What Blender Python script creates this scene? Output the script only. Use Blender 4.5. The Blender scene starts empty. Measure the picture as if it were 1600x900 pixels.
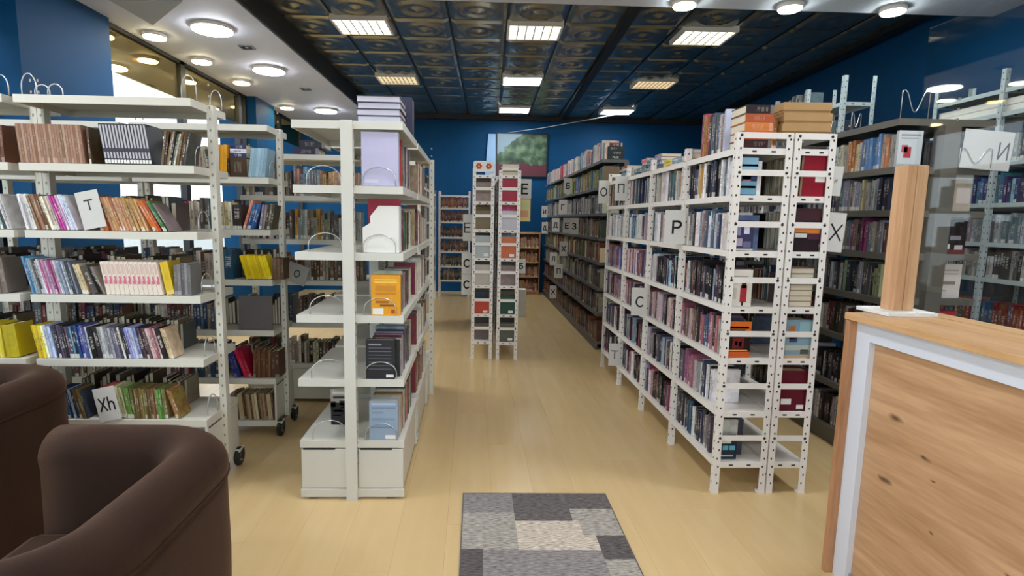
import bpy, math, random
import numpy as np
from mathutils import Vector, Matrix, Euler
random.seed(7)
C = bpy.context.scene.collection
SC = bpy.context.scene
PI = math.pi
# ---------------------------------------------------------------- camera
R = ((0.99937254, -0.01211272, -0.0332838), (-0.03149573, 0.12598293, -0.99153231), (0.01620335, 0.99195846, 0.12552238))
cd = bpy.data.cameras.new('camera'); cam = bpy.data.objects.new('camera', cd); C.objects.link(cam)
cd.sensor_width = 36; cd.lens = 850 / 1600 * 36; cd.shift_x = 35 / 1600; cd.clip_start = 0.05
cam.matrix_world = Matrix.Translation((0, 0, 1.55)) @ Matrix(R).to_4x4()
SC.camera = cam
# ---------------------------------------------------------------- world, exposure
w = bpy.data.worlds.new('world'); SC.world = w; w.use_nodes = True
w.node_tree.nodes['Background'].inputs[0].default_value = (0.80, 0.90, 1.0, 1)
w.node_tree.nodes['Background'].inputs[1].default_value = 1.5
SC.view_settings.view_transform = 'Standard'; SC.view_settings.look = 'None'
SC.view_settings.gamma = 1; SC.view_settings.use_curve_mapping = False
SC.view_settings.exposure = 1.05
PANEL_L, ROUND_L, DOWN_L = 18.0, 40.0, 45.0

# ---------------------------------------------------------------- materials
def lin(h):
    h = h.lstrip('#'); v = [int(h[i:i + 2], 16) / 255 for i in (0, 2, 4)]
    return tuple(x / 12.92 if x <= .04045 else ((x + .055) / 1.055) ** 2.4 for x in v) + (1,)
MATS = {}
def mat(name, col, rough=.5, metal=0, spec=.5, noise=0, nscale=8, bump=0, emit=0, stretch=(1, 1, 1), obj=True):
    if name in MATS: return MATS[name]
    m = bpy.data.materials.new(name); m.use_nodes = True; nt = m.node_tree; b = nt.nodes['Principled BSDF']
    c = lin(col) if isinstance(col, str) else col
    b.inputs['Base Color'].default_value = c; b.inputs['Roughness'].default_value = rough
    b.inputs['Metallic'].default_value = metal; b.inputs['Specular IOR Level'].default_value = spec
    if noise or bump:
        tc = nt.nodes.new('ShaderNodeTexCoord'); mp = nt.nodes.new('ShaderNodeMapping'); mp.inputs['Scale'].default_value = stretch
        n = nt.nodes.new('ShaderNodeTexNoise'); n.inputs['Scale'].default_value = nscale; n.inputs['Detail'].default_value = 5
        nt.links.new(tc.outputs['Object'], mp.inputs[0]); nt.links.new(mp.outputs[0], n.inputs['Vector'])
        if noise:
            mx = nt.nodes.new('ShaderNodeMix'); mx.data_type = 'RGBA'
            mx.inputs[6].default_value = tuple(x * (1 - noise) for x in c[:3]) + (1,)
            mx.inputs[7].default_value = tuple(min(1, x * (1 + noise)) for x in c[:3]) + (1,)
            nt.links.new(n.outputs[0], mx.inputs[0]); nt.links.new(mx.outputs[2], b.inputs['Base Color'])
        if bump:
            bp = nt.nodes.new('ShaderNodeBump'); bp.inputs['Strength'].default_value = bump; bp.inputs['Distance'].default_value = .01
            nt.links.new(n.outputs[0], bp.inputs['Height']); nt.links.new(bp.outputs[0], b.inputs['Normal'])
    if emit:
        b.inputs['Emission Color'].default_value = c; b.inputs['Emission Strength'].default_value = emit
    MATS[name] = m
    return m

def N(nt, t, **kw):
    n = nt.nodes.new(t)
    for k, v in kw.items(): setattr(n, k, v)
    return n
def math_node(nt, op, a, b=None, c=None):
    n = N(nt, 'ShaderNodeMath', operation=op)
    for i, v in enumerate((a, b, c)):
        if v is None: continue
        if isinstance(v, (int, float)): n.inputs[i].default_value = v
        else: nt.links.new(v, n.inputs[i])
    return n.outputs[0]
def mixc(nt, f, a, b):
    n = N(nt, 'ShaderNodeMix', data_type='RGBA')
    for i, v in ((0, f), (6, a), (7, b)):
        if isinstance(v, (int, float)): n.inputs[i].default_value = v
        elif isinstance(v, tuple): n.inputs[i].default_value = v
        else: nt.links.new(v, n.inputs[i])
    return n.outputs[2]

def cover_material(stuff, plain=False):
    """book cover: own colour per book; the printed title, band and picture vary with a random number per book"""
    m = bpy.data.materials.new('book_cover_%s%s' % ('mass' if stuff else 'single', '_plain' if plain else '')); m.use_nodes = True
    nt = m.node_tree; b = nt.nodes['Principled BSDF']
    if stuff:
        at = N(nt, 'ShaderNodeAttribute', attribute_name='Col'); col = at.outputs['Color']
        g = N(nt, 'ShaderNodeNewGeometry'); rnd = g.outputs['Random Per Island']
    else:
        oi = N(nt, 'ShaderNodeObjectInfo'); col = oi.outputs['Color']; rnd = oi.outputs['Random']
    uv = N(nt, 'ShaderNodeUVMap', uv_map='UVMap'); sep = N(nt, 'ShaderNodeSeparateXYZ'); nt.links.new(uv.outputs[0], sep.inputs[0])
    u, v = sep.outputs[0], sep.outputs[1]
    cover = math_node(nt, 'GREATER_THAN', u, 1.5)
    def noise(su, sv, sr, scale=1, detail=2):
        cx = N(nt, 'ShaderNodeCombineXYZ')
        nt.links.new(math_node(nt, 'MULTIPLY', u, su), cx.inputs[0]); nt.links.new(math_node(nt, 'MULTIPLY', v, sv), cx.inputs[1])
        nt.links.new(math_node(nt, 'MULTIPLY', rnd, sr), cx.inputs[2])
        n = N(nt, 'ShaderNodeTexNoise'); n.inputs['Scale'].default_value = scale; n.inputs['Detail'].default_value = detail
        nt.links.new(cx.outputs[0], n.inputs['Vector']); return n.outputs[0]
    def frac(k): return math_node(nt, 'FRACT', math_node(nt, 'MULTIPLY', rnd, k))
    amount = .25 if plain else 1.0
    # picture blotches on covers and, weaker, on spines
    art = noise(3, 4, 77, 1.2, 3)
    hs = N(nt, 'ShaderNodeHueSaturation'); nt.links.new(col, hs.inputs['Color'])
    nt.links.new(math_node(nt, 'ADD', .5, math_node(nt, 'MULTIPLY', math_node(nt, 'SUBTRACT', frac(13.7), .5), .25 * amount)), hs.inputs['Hue'])
    nt.links.new(math_node(nt, 'ADD', .45, math_node(nt, 'MULTIPLY', frac(5.3), 1.0)), hs.inputs['Value'])
    blot = N(nt, 'ShaderNodeMapRange'); nt.links.new(art, blot.inputs[0]); blot.inputs[1].default_value = .46; blot.inputs[2].default_value = .56
    c1 = mixc(nt, math_node(nt, 'MULTIPLY', blot.outputs[0], .5 * amount), col, hs.outputs[0])
    # title letters along the spine
    ttl = noise(1.3, 34, 91, 1, 1)
    lo = math_node(nt, 'ADD', .2, math_node(nt, 'MULTIPLY', frac(3.1), .3))
    win = math_node(nt, 'MULTIPLY', math_node(nt, 'GREATER_THAN', v, lo), math_node(nt, 'LESS_THAN', v, math_node(nt, 'ADD', lo, .42)))
    mid = math_node(nt, 'LESS_THAN', math_node(nt, 'ABSOLUTE', math_node(nt, 'SUBTRACT', u, .5)), .27)
    tm = math_node(nt, 'MULTIPLY', math_node(nt, 'MULTIPLY', win, mid), math_node(nt, 'GREATER_THAN', ttl, .5))
    lum = N(nt, 'ShaderNodeRGBToBW'); nt.links.new(col, lum.inputs[0])
    ink = mixc(nt, math_node(nt, 'GREATER_THAN', lum.outputs[0], .3), (.75, .7, .6, 1), (.05, .04, .06, 1))
    c2 = mixc(nt, math_node(nt, 'MULTIPLY', tm, .65 * amount), c1, ink)
    # light or dark band at the foot of some spines
    band = math_node(nt, 'MULTIPLY', math_node(nt, 'LESS_THAN', v, .13), math_node(nt, 'GREATER_THAN', frac(7.7), .62))
    band = math_node(nt, 'MULTIPLY', band, math_node(nt, 'LESS_THAN', u, 1.5))
    c3 = mixc(nt, math_node(nt, 'MULTIPLY', band, .8 * amount), c2, (.8, .78, .72, 1))
    st = noise(5, .6, 53, 1, 2)
    sm = N(nt, 'ShaderNodeMapRange'); nt.links.new(st, sm.inputs[0]); sm.inputs[1].default_value = .35; sm.inputs[2].default_value = .65
    nt.links.new(math_node(nt, 'SUBTRACT', 1, math_node(nt, 'MULTIPLY', math_node(nt, 'SUBTRACT', 1, cover), .5 * amount)), sm.inputs[3]); nt.links.new(math_node(nt, 'ADD', 1, math_node(nt, 'MULTIPLY', math_node(nt, 'SUBTRACT', 1, cover), .25 * amount)), sm.inputs[4])
    mlt = N(nt, 'ShaderNodeVectorMath', operation='SCALE'); nt.links.new(c3, mlt.inputs[0]); nt.links.new(sm.outputs[0], mlt.inputs['Scale'])
    c3 = mlt.outputs[0]
    nt.links.new(c3, b.inputs['Base Color']); b.inputs['Roughness'].default_value = .4
    b.inputs['Specular IOR Level'].default_value = .35
    return m
COVER, COVER_MASS, COVER_PLAIN = cover_material(False), cover_material(True), cover_material(False, True)
PAGES = mat('book_pages', '#d8cdb4', .8, noise=.15, nscale=60, stretch=(30, 1, 1))
WHITE = mat('white_enamel', '#d9d8cf', .35, noise=.05, nscale=5)
RACKWHITE = mat('white_rack_paint', '#e6e0d8', .4, noise=.05, nscale=6)
LIBGREY = mat('light_grey_enamel', '#cfcdc2', .38, noise=.05, nscale=5)
TROLLEY = mat('ivory_enamel', '#d2cec0', .38, noise=.06, nscale=5)
DARKGREY = mat('dark_grey_enamel', '#5d5a56', .4, noise=.08, nscale=5)
GREYG = mat('grey_enamel', '#635e54', .4, noise=.08, nscale=5)
STEEL = mat('blue_grey_rack_steel', '#b9c4c6', .4, noise=.06, nscale=5)
HOLE = mat('punched_hole', '#26221f', .8)
WIRE = mat('chrome_wire', '#c4c4c0', .25, metal=.7)
RUBBER = mat('black_rubber', '#1c1c1e', .6)
CARD = mat('white_card', '#cfccc6', .7, noise=.03)
INK = mat('black_ink', '#141416', .6)
PAPER = mat('white_label_paper', '#e6e4de', .7)

def wood_material(name, base, dark, scale=(1, 1, 1), knots=True):
    m = bpy.data.materials.new(name); m.use_nodes = True; nt = m.node_tree; b = nt.nodes['Principled BSDF']
    tc = N(nt, 'ShaderNodeTexCoord'); mp = N(nt, 'ShaderNodeMapping'); mp.inputs['Scale'].default_value = scale
    nt.links.new(tc.outputs['Object'], mp.inputs[0])
    n1 = N(nt, 'ShaderNodeTexNoise'); n1.inputs['Scale'].default_value = 2.2; n1.inputs['Detail'].default_value = 6; n1.inputs['Distortion'].default_value = .6
    nt.links.new(mp.outputs[0], n1.inputs['Vector'])
    n2 = N(nt, 'ShaderNodeTexNoise'); n2.inputs['Scale'].default_value = 14; n2.inputs['Detail'].default_value = 6
    nt.links.new(mp.outputs[0], n2.inputs['Vector'])
    f = math_node(nt, 'ADD', math_node(nt, 'MULTIPLY', n1.outputs[0], .7), math_node(nt, 'MULTIPLY', n2.outputs[0], .35))
    mr = N(nt, 'ShaderNodeMapRange'); nt.links.new(f, mr.inputs[0]); mr.inputs[1].default_value = .36; mr.inputs[2].default_value = .66
    c = mixc(nt, mr.outputs[0], lin(dark), lin(base))
    if knots:
        mk = N(nt, 'ShaderNodeMapping'); mk.inputs['Scale'].default_value = (0, 3.2, 7.0); nt.links.new(tc.outputs['Object'], mk.inputs[0])
        nd = N(nt, 'ShaderNodeTexNoise'); nd.inputs['Scale'].default_value = 9; nt.links.new(tc.outputs['Object'], nd.inputs['Vector'])
        mm = N(nt, 'ShaderNodeMix', data_type='VECTOR'); mm.inputs[0].default_value = .22
        nt.links.new(mk.outputs[0], mm.inputs[4]); nt.links.new(nd.outputs[1], mm.inputs[5])
        vo = N(nt, 'ShaderNodeTexVoronoi'); vo.voronoi_dimensions = '2D'; vo.inputs['Scale'].default_value = 1.35
        sw = N(nt, 'ShaderNodeSeparateXYZ'); cw = N(nt, 'ShaderNodeCombineXYZ'); nt.links.new(mm.outputs[1], sw.inputs[0])
        nt.links.new(sw.outputs[1], cw.inputs[0]); nt.links.new(sw.outputs[2], cw.inputs[1]); nt.links.new(cw.outputs[0], vo.inputs['Vector'])
        k = N(nt, 'ShaderNodeMapRange'); nt.links.new(vo.outputs['Distance'], k.inputs[0]); k.inputs[1].default_value = .03; k.inputs[2].default_value = .13
        k.inputs[3].default_value = 1; k.inputs[4].default_value = 0
        sel = N(nt, 'ShaderNodeSeparateColor'); nt.links.new(vo.outputs['Color'], sel.inputs[0])
        nt.links.new(math_node(nt, 'MULTIPLY', vo.outputs['Distance'], math_node(nt, 'ADD', .75, math_node(nt, 'MULTIPLY', sel.outputs[1], 2.2))), k.inputs[0])
        kk = math_node(nt, 'MULTIPLY', k.outputs[0], math_node(nt, 'GREATER_THAN', sel.outputs[0], .5))
        c = mixc(nt, math_node(nt, 'MULTIPLY', kk, .85), c, lin('#4a2c18'))
    nt.links.new(c, b.inputs['Base Color']); b.inputs['Roughness'].default_value = .42; b.inputs['Specular IOR Level'].default_value = .4
    return m
OAK = wood_material('knotty_oak', '#cca27a', '#a87e58', (1, .45, 5.0))
OAKTOP = wood_material('oak_worktop', '#d8ac7c', '#b98c5c', (5, .5, 5), False)
OAKEND = wood_material('oak_edge_board', '#b98760', '#93633f', (6, 6, .6), False)
POSTWOOD = wood_material('pine_post', '#d6a980', '#b98960', (8, 8, .5), False)

def floor_material():
    m = bpy.data.materials.new('maple_laminate'); m.use_nodes = True; nt = m.node_tree; b = nt.nodes['Principled BSDF']
    oi = N(nt, 'ShaderNodeObjectInfo'); tc = N(nt, 'ShaderNodeTexCoord'); mp = N(nt, 'ShaderNodeMapping')
    mp.inputs['Scale'].default_value = (9, .8, 1); nt.links.new(tc.outputs['Object'], mp.inputs[0])
    ad = N(nt, 'ShaderNodeVectorMath', operation='ADD'); sc = N(nt, 'ShaderNodeCombineXYZ')
    nt.links.new(math_node(nt, 'MULTIPLY', oi.outputs['Random'], 40), sc.inputs[0]); nt.links.new(mp.outputs[0], ad.inputs[0]); nt.links.new(sc.outputs[0], ad.inputs[1])
    n = N(nt, 'ShaderNodeTexNoise'); n.inputs['Scale'].default_value = 1.6; n.inputs['Detail'].default_value = 6; nt.links.new(ad.outputs[0], n.inputs['Vector'])
    f = math_node(nt, 'ADD', math_node(nt, 'MULTIPLY', n.outputs[0], .8), math_node(nt, 'MULTIPLY', oi.outputs['Random'], .25))
    nt.links.new(mixc(nt, f, lin('#c8a772'), lin('#d9be8d')), b.inputs['Base Color'])
    b.inputs['Roughness'].default_value = .24; b.inputs['Specular IOR Level'].default_value = .5
    return m
MAPLE = floor_material()
BLUE = mat('blue_wall_paint', '#00436d', .65, spec=.2, noise=.06, nscale=3)
SOFFIT = mat('pale_grey_soffit', '#cdd0dc', .6, noise=.03, nscale=3)
SOFFITGREY = mat('grey_box_soffit', '#9a9c9e', .6)
BLACKTRIM = mat('black_trim', '#15161a', .5)
TIN = mat('embossed_dark_tin', '#a09e90', .25, metal=.9, noise=.25, nscale=2.5)

# ---------------------------------------------------------------- mesh helper
class MB:
    def __init__(s): s.v, s.f, s.mi, s.ms, s.smooth = [], [], [], [], []
    def m(s, mat):
        if mat not in s.ms: s.ms.append(mat)
        return s.ms.index(mat)
    def add(s, vs, fs, mat, M=None, smooth=False):
        b = len(s.v); k = s.m(mat)
        s.v += [tuple(M @ Vector(p)) for p in vs] if M is not None else [tuple(p) for p in vs]
        for f in fs: s.f.append(tuple(b + i for i in f)); s.mi.append(k); s.smooth.append(smooth)
        return s
    def box(s, a, b, mat, M=None):
        x0, x1 = sorted((a[0], b[0])); y0, y1 = sorted((a[1], b[1])); z0, z1 = sorted((a[2], b[2]))
        vs = [(x0, y0, z0), (x1, y0, z0), (x1, y1, z0), (x0, y1, z0), (x0, y0, z1), (x1, y0, z1), (x1, y1, z1), (x0, y1, z1)]
        return s.add(vs, [(3, 2, 1, 0), (4, 5, 6, 7), (0, 1, 5, 4), (1, 2, 6, 5), (2, 3, 7, 6), (3, 0, 4, 7)], mat, M)
    def bevbox(s, a, b, r, mat, M=None):
        """box with chamfered edges"""
        import bmesh
        bm = bmesh.new(); bmesh.ops.create_cube(bm, size=1)
        for v in bm.verts:
            v.co = Vector(((a[i] + b[i]) / 2 + v.co[i] * abs(b[i] - a[i]) for i in range(3)))
        bmesh.ops.bevel(bm, geom=list(bm.edges), offset=r, segments=2, affect='EDGES', profile=.5)
        bm.verts.index_update()
        s.add([v.co.copy() for v in bm.verts], [[v.index for v in f.verts] for f in bm.faces], mat, M); bm.free()
        return s
    def prism(s, pts, z0, z1, mat, M=None):
        n = len(pts)
        vs = [(x, y, z0) for x, y in pts] + [(x, y, z1) for x, y in pts]
        fs = [tuple(reversed(range(n))), tuple(range(n, 2 * n))] + [(i, (i + 1) % n, n + (i + 1) % n, n + i) for i in range(n)]
        return s.add(vs, fs, mat, M)
    def tube(s, path, r, mat, n=6, M=None, closed=False):
        vs, fs = [], []; P = [Vector(p) for p in path]
        for i, p in enumerate(P):
            d = (P[min(i + 1, len(P) - 1)] - P[max(i - 1, 0)]).normalized()
            a = d.orthogonal().normalized() if i == 0 else (a - d * a.dot(d)).normalized()
            b = d.cross(a)
            vs += [p + (a * math.cos(t) + b * math.sin(t)) * r for t in (2 * PI * k / n for k in range(n))]
        for i in range(len(P) - 1):
            for k in range(n): fs.append((i * n + k, i * n + (k + 1) % n, (i + 1) * n + (k + 1) % n, (i + 1) * n + k))
        fs.append(tuple(reversed(range(n)))); fs.append(tuple(range((len(P) - 1) * n, len(P) * n)))
        return s.add(vs, fs, mat, M, True)
    def lathe(s, prof, mat, n=24, M=None):
        vs, fs = [], []
        for r, z in prof: vs += [(r * math.cos(2 * PI * k / n), r * math.sin(2 * PI * k / n), z) for k in range(n)]
        for i in range(len(prof) - 1):
            for k in range(n): fs.append((i * n + k, i * n + (k + 1) % n, (i + 1) * n + (k + 1) % n, (i + 1) * n + k))
        fs.append(tuple(reversed(range(n)))); fs.append(tuple(range((len(prof) - 1) * n, len(prof) * n)))
        return s.add(vs, fs, mat, M, True)
    def mesh(s, name):
        me = bpy.data.meshes.new(name); me.from_pydata([tuple(v) for v in s.v], [], s.f)
        for m in s.ms: me.materials.append(m)
        me.polygons.foreach_set('material_index', s.mi); me.polygons.foreach_set('use_smooth', s.smooth); me.update()
        return me
    def build(s, name, parent=None, loc=(0, 0, 0), rot=(0, 0, 0), **props):
        return link(name, s.mesh(name), parent, loc, rot, **props)
def link(name, me, parent=None, loc=(0, 0, 0), rot=(0, 0, 0), **props):
    o = bpy.data.objects.new(name, me); C.objects.link(o); o.parent = parent; o.location = loc; o.rotation_euler = rot
    for k, v in props.items():
        if v: o[k] = v
    return o
def thing(name, label, cat, loc=(0, 0, 0), rotz=0, group=None):
    return link(name, None, None, loc, (0, 0, rotz), label=label, category=cat, group=group)

ORD = ('first second third fourth fifth sixth seventh eighth ninth tenth eleventh twelfth thirteenth fourteenth fifteenth sixteenth seventeenth '
       'eighteenth nineteenth twentieth').split()
def ordw(i):
    if i < 20: return ORD[i]
    t = {2: 'twenty', 3: 'thirty', 4: 'forty', 5: 'fifty'}[(i + 1) // 10]
    return (t[:-1] + 'ieth') if (i + 1) % 10 == 0 else t + '-' + ORD[(i + 1) % 10 - 1]
CN = {'black': '#1c1b20', 'charcoal': '#3a383c', 'grey': '#808084', 'pale grey': '#bdbcc0', 'white': '#e6e4e0', 'cream': '#ddd2b6', 'tan': '#c09a6a', 'brown': '#7a5638',
      'dark brown': '#46301f', 'orange': '#d8752f', 'red': '#b32430', 'maroon': '#5c1c2a', 'pink': '#d49aa8', 'magenta': '#b0307c', 'purple': '#5a4668', 'lavender': '#b9b4d6',
      'navy': '#1e2a4c', 'blue': '#2d62a8', 'light blue': '#8fb0cc', 'teal': '#2e6c74', 'green': '#4a7a3c', 'pale green': '#a9b98c', 'olive': '#6a6a3c', 'yellow': '#e2c21c', 'mauve': '#8a6a80'}
CNL = {k: tuple(int(v[i:i + 2], 16) for i in (1, 3, 5)) for k, v in CN.items()}
def cname(h):
    v = tuple(int(h[i:i + 2], 16) for i in (1, 3, 5))
    return min(CNL, key=lambda k: sum((a - b) ** 2 for a, b in zip(CNL[k], v)))
def jitter(h, a=14):
    d = random.randint(-a, a)
    return '#' + ''.join('%02x' % max(0, min(255, int(h[i:i + 2], 16) + d + random.randint(-a // 3, a // 3))) for i in (1, 3, 5))

# ---------------------------------------------------------------- books
def unit_book():
    pr = [(0, 1), (0, 0), (1, 0), (1, 1), (.93, 1), (.93, .025), (.07, .025), (.07, 1)]
    vs = [(x, y, 0) for x, y in pr] + [(x, y, 1) for x, y in pr]
    fs = [(0, 1, 9, 8), (1, 2, 10, 9), (2, 3, 11, 10), (3, 4, 12, 11), (7, 0, 8, 15),
          (8, 9, 14, 15), (9, 10, 13, 14), (10, 11, 12, 13), (7, 6, 1, 0), (6, 5, 2, 1), (5, 4, 3, 2)]
    uv = [[(3, 0), (2, 0), (2, 1), (3, 1)], [(0, 0), (1, 0), (1, 1), (0, 1)], [(2, 0), (3, 0), (3, 1), (2, 1)]] + [[(.95, .99)] * 4] * 8
    mi = [0] * 11
    b = len(vs); x0, x1, y0, y1, z0, z1 = .07, .93, .025, .97, .015, .975
    vs += [(x0, y0, z0), (x1, y0, z0), (x1, y1, z0), (x0, y1, z0), (x0, y0, z1), (x1, y0, z1), (x1, y1, z1), (x0, y1, z1)]
    for f in ((4, 5, 6, 7), (2, 3, 7, 6), (3, 2, 1, 0)):
        fs.append(tuple(b + i for i in f)); uv.append([(0, 0)] * 4); mi.append(1)
    return vs, fs, uv, mi
UV_, UF_, UU_, UM_ = unit_book()
def unit_mesh(name, cov, pg=None):
    me = bpy.data.meshes.new(name); me.from_pydata(UV_, [], UF_); me.materials.append(cov); me.materials.append(pg or PAGES)
    me.polygons.foreach_set('material_index', UM_)
    l = me.uv_layers.new(name='UVMap'); l.data.foreach_set('uv', [c for f in UU_ for p in f for c in p]); me.update()
    return me
PALEPAGES = mat('white_page_edges', '#dcdae6', .8)
BOOK, PLAIN = unit_mesh('book', COVER), unit_mesh('journal', COVER_PLAIN)
PALE = unit_mesh('white_edged_book', COVER_PLAIN, PALEPAGES)
class Mass:
    def __init__(s): s.v, s.col, s.n = [], [], 0
    def add(s, M, col):
        s.v.append((np.array(UV_) @ np.array(M.to_3x3()).T) + np.array(M.translation)); s.col.append(lin(col)); s.n += 1
    def build(s, name, label, cat):
        V = np.concatenate(s.v); nu = len(UV_); F = [tuple(i + k * nu for i in f) for k in range(s.n) for f in UF_]
        me = bpy.data.meshes.new(name); me.from_pydata(V.tolist(), [], F); me.materials.append(COVER_MASS); me.materials.append(PAGES)
        me.polygons.foreach_set('material_index', UM_ * s.n)
        l = me.uv_layers.new(name='UVMap'); l.data.foreach_set('uv', [c for f in UU_ for p in f for c in p] * s.n)
        a = me.color_attributes.new('Col', 'FLOAT_COLOR', 'POINT'); a.data.foreach_set('color', [c for col in s.col for _ in range(nu) for c in col])
        me.update(); return link(name, me, label=label, category=cat, kind='stuff')
MASS = Mass()
NB = [0]; LIMIT = 300
class Frame:
    """shelf frame: x along the row, -y outwards to the reader, z up"""
    def __init__(s, o, rz): s.last = {}; s.o, s.rz, s.M = Vector(o), rz, Matrix.Translation(o) @ Matrix.Rotation(rz, 4, 'Z')
    def pt(s, x, y, z): return s.M @ Vector((x, y, z))
def put_book(fr, x, y, z, t, d, h, col, lean=0, single=None, kind='book', label=None, group=None, plain=False, flat=False, yaw=0, me=None):
    """flat: lying on its back cover, spine outwards"""
    loc = fr.pt(x, y, z)
    eu = Euler((0, -PI / 2 if flat else lean, fr.rz + yaw), 'XYZ')
    if flat: loc = fr.pt(x + h, y, z)
    if single and kind == 'book' and NB[0] >= LIMIT: single = False
    if single:
        me = me or (PLAIN if plain else BOOK)
        o = link(kind, me, None, loc, eu, label=label, category=kind, group=group); o.scale = (t, d, h); o.color = lin(col)
        if kind == 'book': NB[0] += 1
        return o
    MASS.add(Matrix.Translation(loc) @ eu.to_matrix().to_4x4() @ Matrix.Diagonal((t, d, h, 1)), col)
def thick(t, a=.012, b=.024): return 'slim' if t < a else ('thick' if t > b else 'medium')
def run(fr, x, z, items, place, y=.012, single=True, kind='book', end='left', i0=0, plain=False, rev=0):
    """items: (n, thickness, height, colours, lean in degrees[, shared label, group]) laid side by side from x; returns x, next ordinal"""
    i = i0; pa = fr.last.get(z)
    for it in items:
        n, t, h, cols, lean = it[:5]
        if cols is None: x += t * n; continue
        shared = it[5] if len(it) > 5 else None
        a = math.radians(lean)
        if pa is not None: x += max(0, h * (math.tan(pa) - math.tan(a)) * 1.1)
        pa = fr.last[z] = a
        for k in range(n):
            tt = t * random.uniform(.85, 1.15) if not shared else t
            hh = h * random.uniform(.96, 1.02) if not shared else h
            col = cols[k % len(cols)] if len(cols) <= n else random.choice(cols)
            col = jitter(col, 6 if shared else 12)
            lab = ('%s, %s from left' % (shared, ordw(k))) if shared else '%s %s %s, %s from %s, %s' % (thick(tt), cname(col), kind, ordw(i), end, place)
            xx, zz = x, z + .002
            if a > 0: zz += math.sin(a) * tt; 
            d = min(.17, max(.11, hh * .72)) * random.uniform(.95, 1.03)
            put_book(fr, xx, y + (random.uniform(0, .012) if not shared else 0), zz, tt, d, hh, col, a, single, kind, lab, it[6] if len(it) > 6 else None, plain)
            x += tt / max(.6, math.cos(a)) + .0008; i += 1
    return x, i
def fill(fr, x0, x1, z, pal, place, y=.012, hmin=.17, hmax=.23, tmin=.014, tmax=.03, single=False, end='left', i0=0, d=(.12, .17), gap=.0, rev=False, kind='book', plain=False, leanp=.12):
    """fill a stretch of shelf with books of a palette"""
    bk = []; x = x0; a = 0
    while True:
        t = random.uniform(tmin, tmax)
        if x + t > x1: break
        bk.append((x, t)); x += t + random.uniform(.0008, .0026)
        if gap and random.random() < gap: x += random.uniform(.02, .06)
    run_col = None; n = len(bk)
    for k, (x, t) in enumerate(bk):
        if run_col is None or random.random() < .85: run_col = random.choice(pal); hh = random.uniform(hmin, hmax)
        col = jitter(run_col, 12); i = i0 + (n - 1 - k if rev else k)
        lab = '%s %s %s, %s from %s, %s' % (thick(t, .017, .025), cname(col), 'paperback' if kind == 'book' else kind, ordw(i), end, place) if single else None
        put_book(fr, x, y + random.uniform(0, .02), z + .002, t, random.uniform(*d), hh * random.uniform(.97, 1.02), col, 0, single, kind, lab, plain=plain)
    return i0 + n

# ================================================================= the setting
TH = .03   # the shell stands a little askew to the shelving
floor = MB().box((-4.6, -3.2, -.08), (4.9, 11.9, -.012), mat('underlay', '#7a6444', .8)).build('floor', kind='structure')
pm = MB().bevbox((-.1198, 0, -.012), (.1198, 1.5992, 0), .0005, MAPLE).mesh('plank')
npl = 0; rest = MB()
for i in range(40):
    X = -4.55 + .24 * i
    y = -.2 - (i * .61) % 1.6
    while y < 11.7:
        if npl < 300 and (y > .2 or abs(X) < 1.6):
            link('plank', pm, floor, (X, y, 0)); npl += 1
        else: rest.box((X - .1195, y, -.012), (X + .1195, y + 1.598, 0), MAPLE)
        y += 1.6
for i in range(40): rest.box((-4.67 + .24 * i, -3.2, -.012), (-4.431 + .24 * i, -.2 - (i * .61) % 1.6 - .002, 0), MAPLE)
rest.build('planks', floor, kind='stuff')

HC = 3.65
bw = MB().box((-4.2, 11.62, 0), (5.2, 11.8, HC + .1), BLUE).build('wall_back', kind='structure')
wr = MB().prism([(4.32, -3.1), (4.52, -3.1), (5.0, 11.7), (4.8, 11.7)], 0, HC + .1, BLUE).build('wall_right', kind='structure')
# left wall: columns and dado, windows between
wl = MB()
for y0, y1, x1 in ((4.5, 5.6, -3.5), (8.95, 9.75, -3.42)): wl.box((-4.0, y0, 0), (x1, y1, 3.4), BLUE)
wl.box((-3.85, -3.1, 0), (-3.7, 4.5, .5), BLUE).box((-3.75, 5.6, 0), (-3.55, 11.7, .5), BLUE)
wl.box((-3.85, -3.1, 3.05), (-3.7, 4.5, 3.4), BLUE)
wl.build('wall_left', kind='structure')
FRAME = mat('black_window_frame', '#17181a', .4); BRONZE = None
def glass_material(name, tint, refl, trans_col):
    m = bpy.data.materials.new(name); m.use_nodes = True; nt = m.node_tree
    for n in list(nt.nodes):
        if n.type != 'OUTPUT_MATERIAL': nt.nodes.remove(n)
    out = nt.nodes['Material Output']; tr = N(nt, 'ShaderNodeBsdfTransparent'); tr.inputs[0].default_value = trans_col
    gl = N(nt, 'ShaderNodeBsdfGlossy'); gl.inputs['Color'].default_value = tint; gl.inputs['Roughness'].default_value = .02
    lw = N(nt, 'ShaderNodeLayerWeight'); lw.inputs[0].default_value = .5
    f0 = max(refl, .03)   # Schlick's curve from the facing value
    f = math_node(nt, 'ADD', math_node(nt, 'MULTIPLY', math_node(nt, 'POWER', lw.outputs['Facing'], 5), (1 - f0) * .8), f0)
    mx = N(nt, 'ShaderNodeMixShader'); nt.links.new(f, mx.inputs[0]); nt.links.new(tr.outputs[0], mx.inputs[1]); nt.links.new(gl.outputs[0], mx.inputs[2])
    nt.links.new(mx.outputs[0], out.inputs[0]); return m
CLEAR = glass_material('clear_glass', (1, 1, 1, 1), 0.0, (.97, .985, .98, 1))
BRONZE = glass_material('bronze_glass', (.9, .76, .42, 1), .45, (.30, .24, .13, 1))
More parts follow.
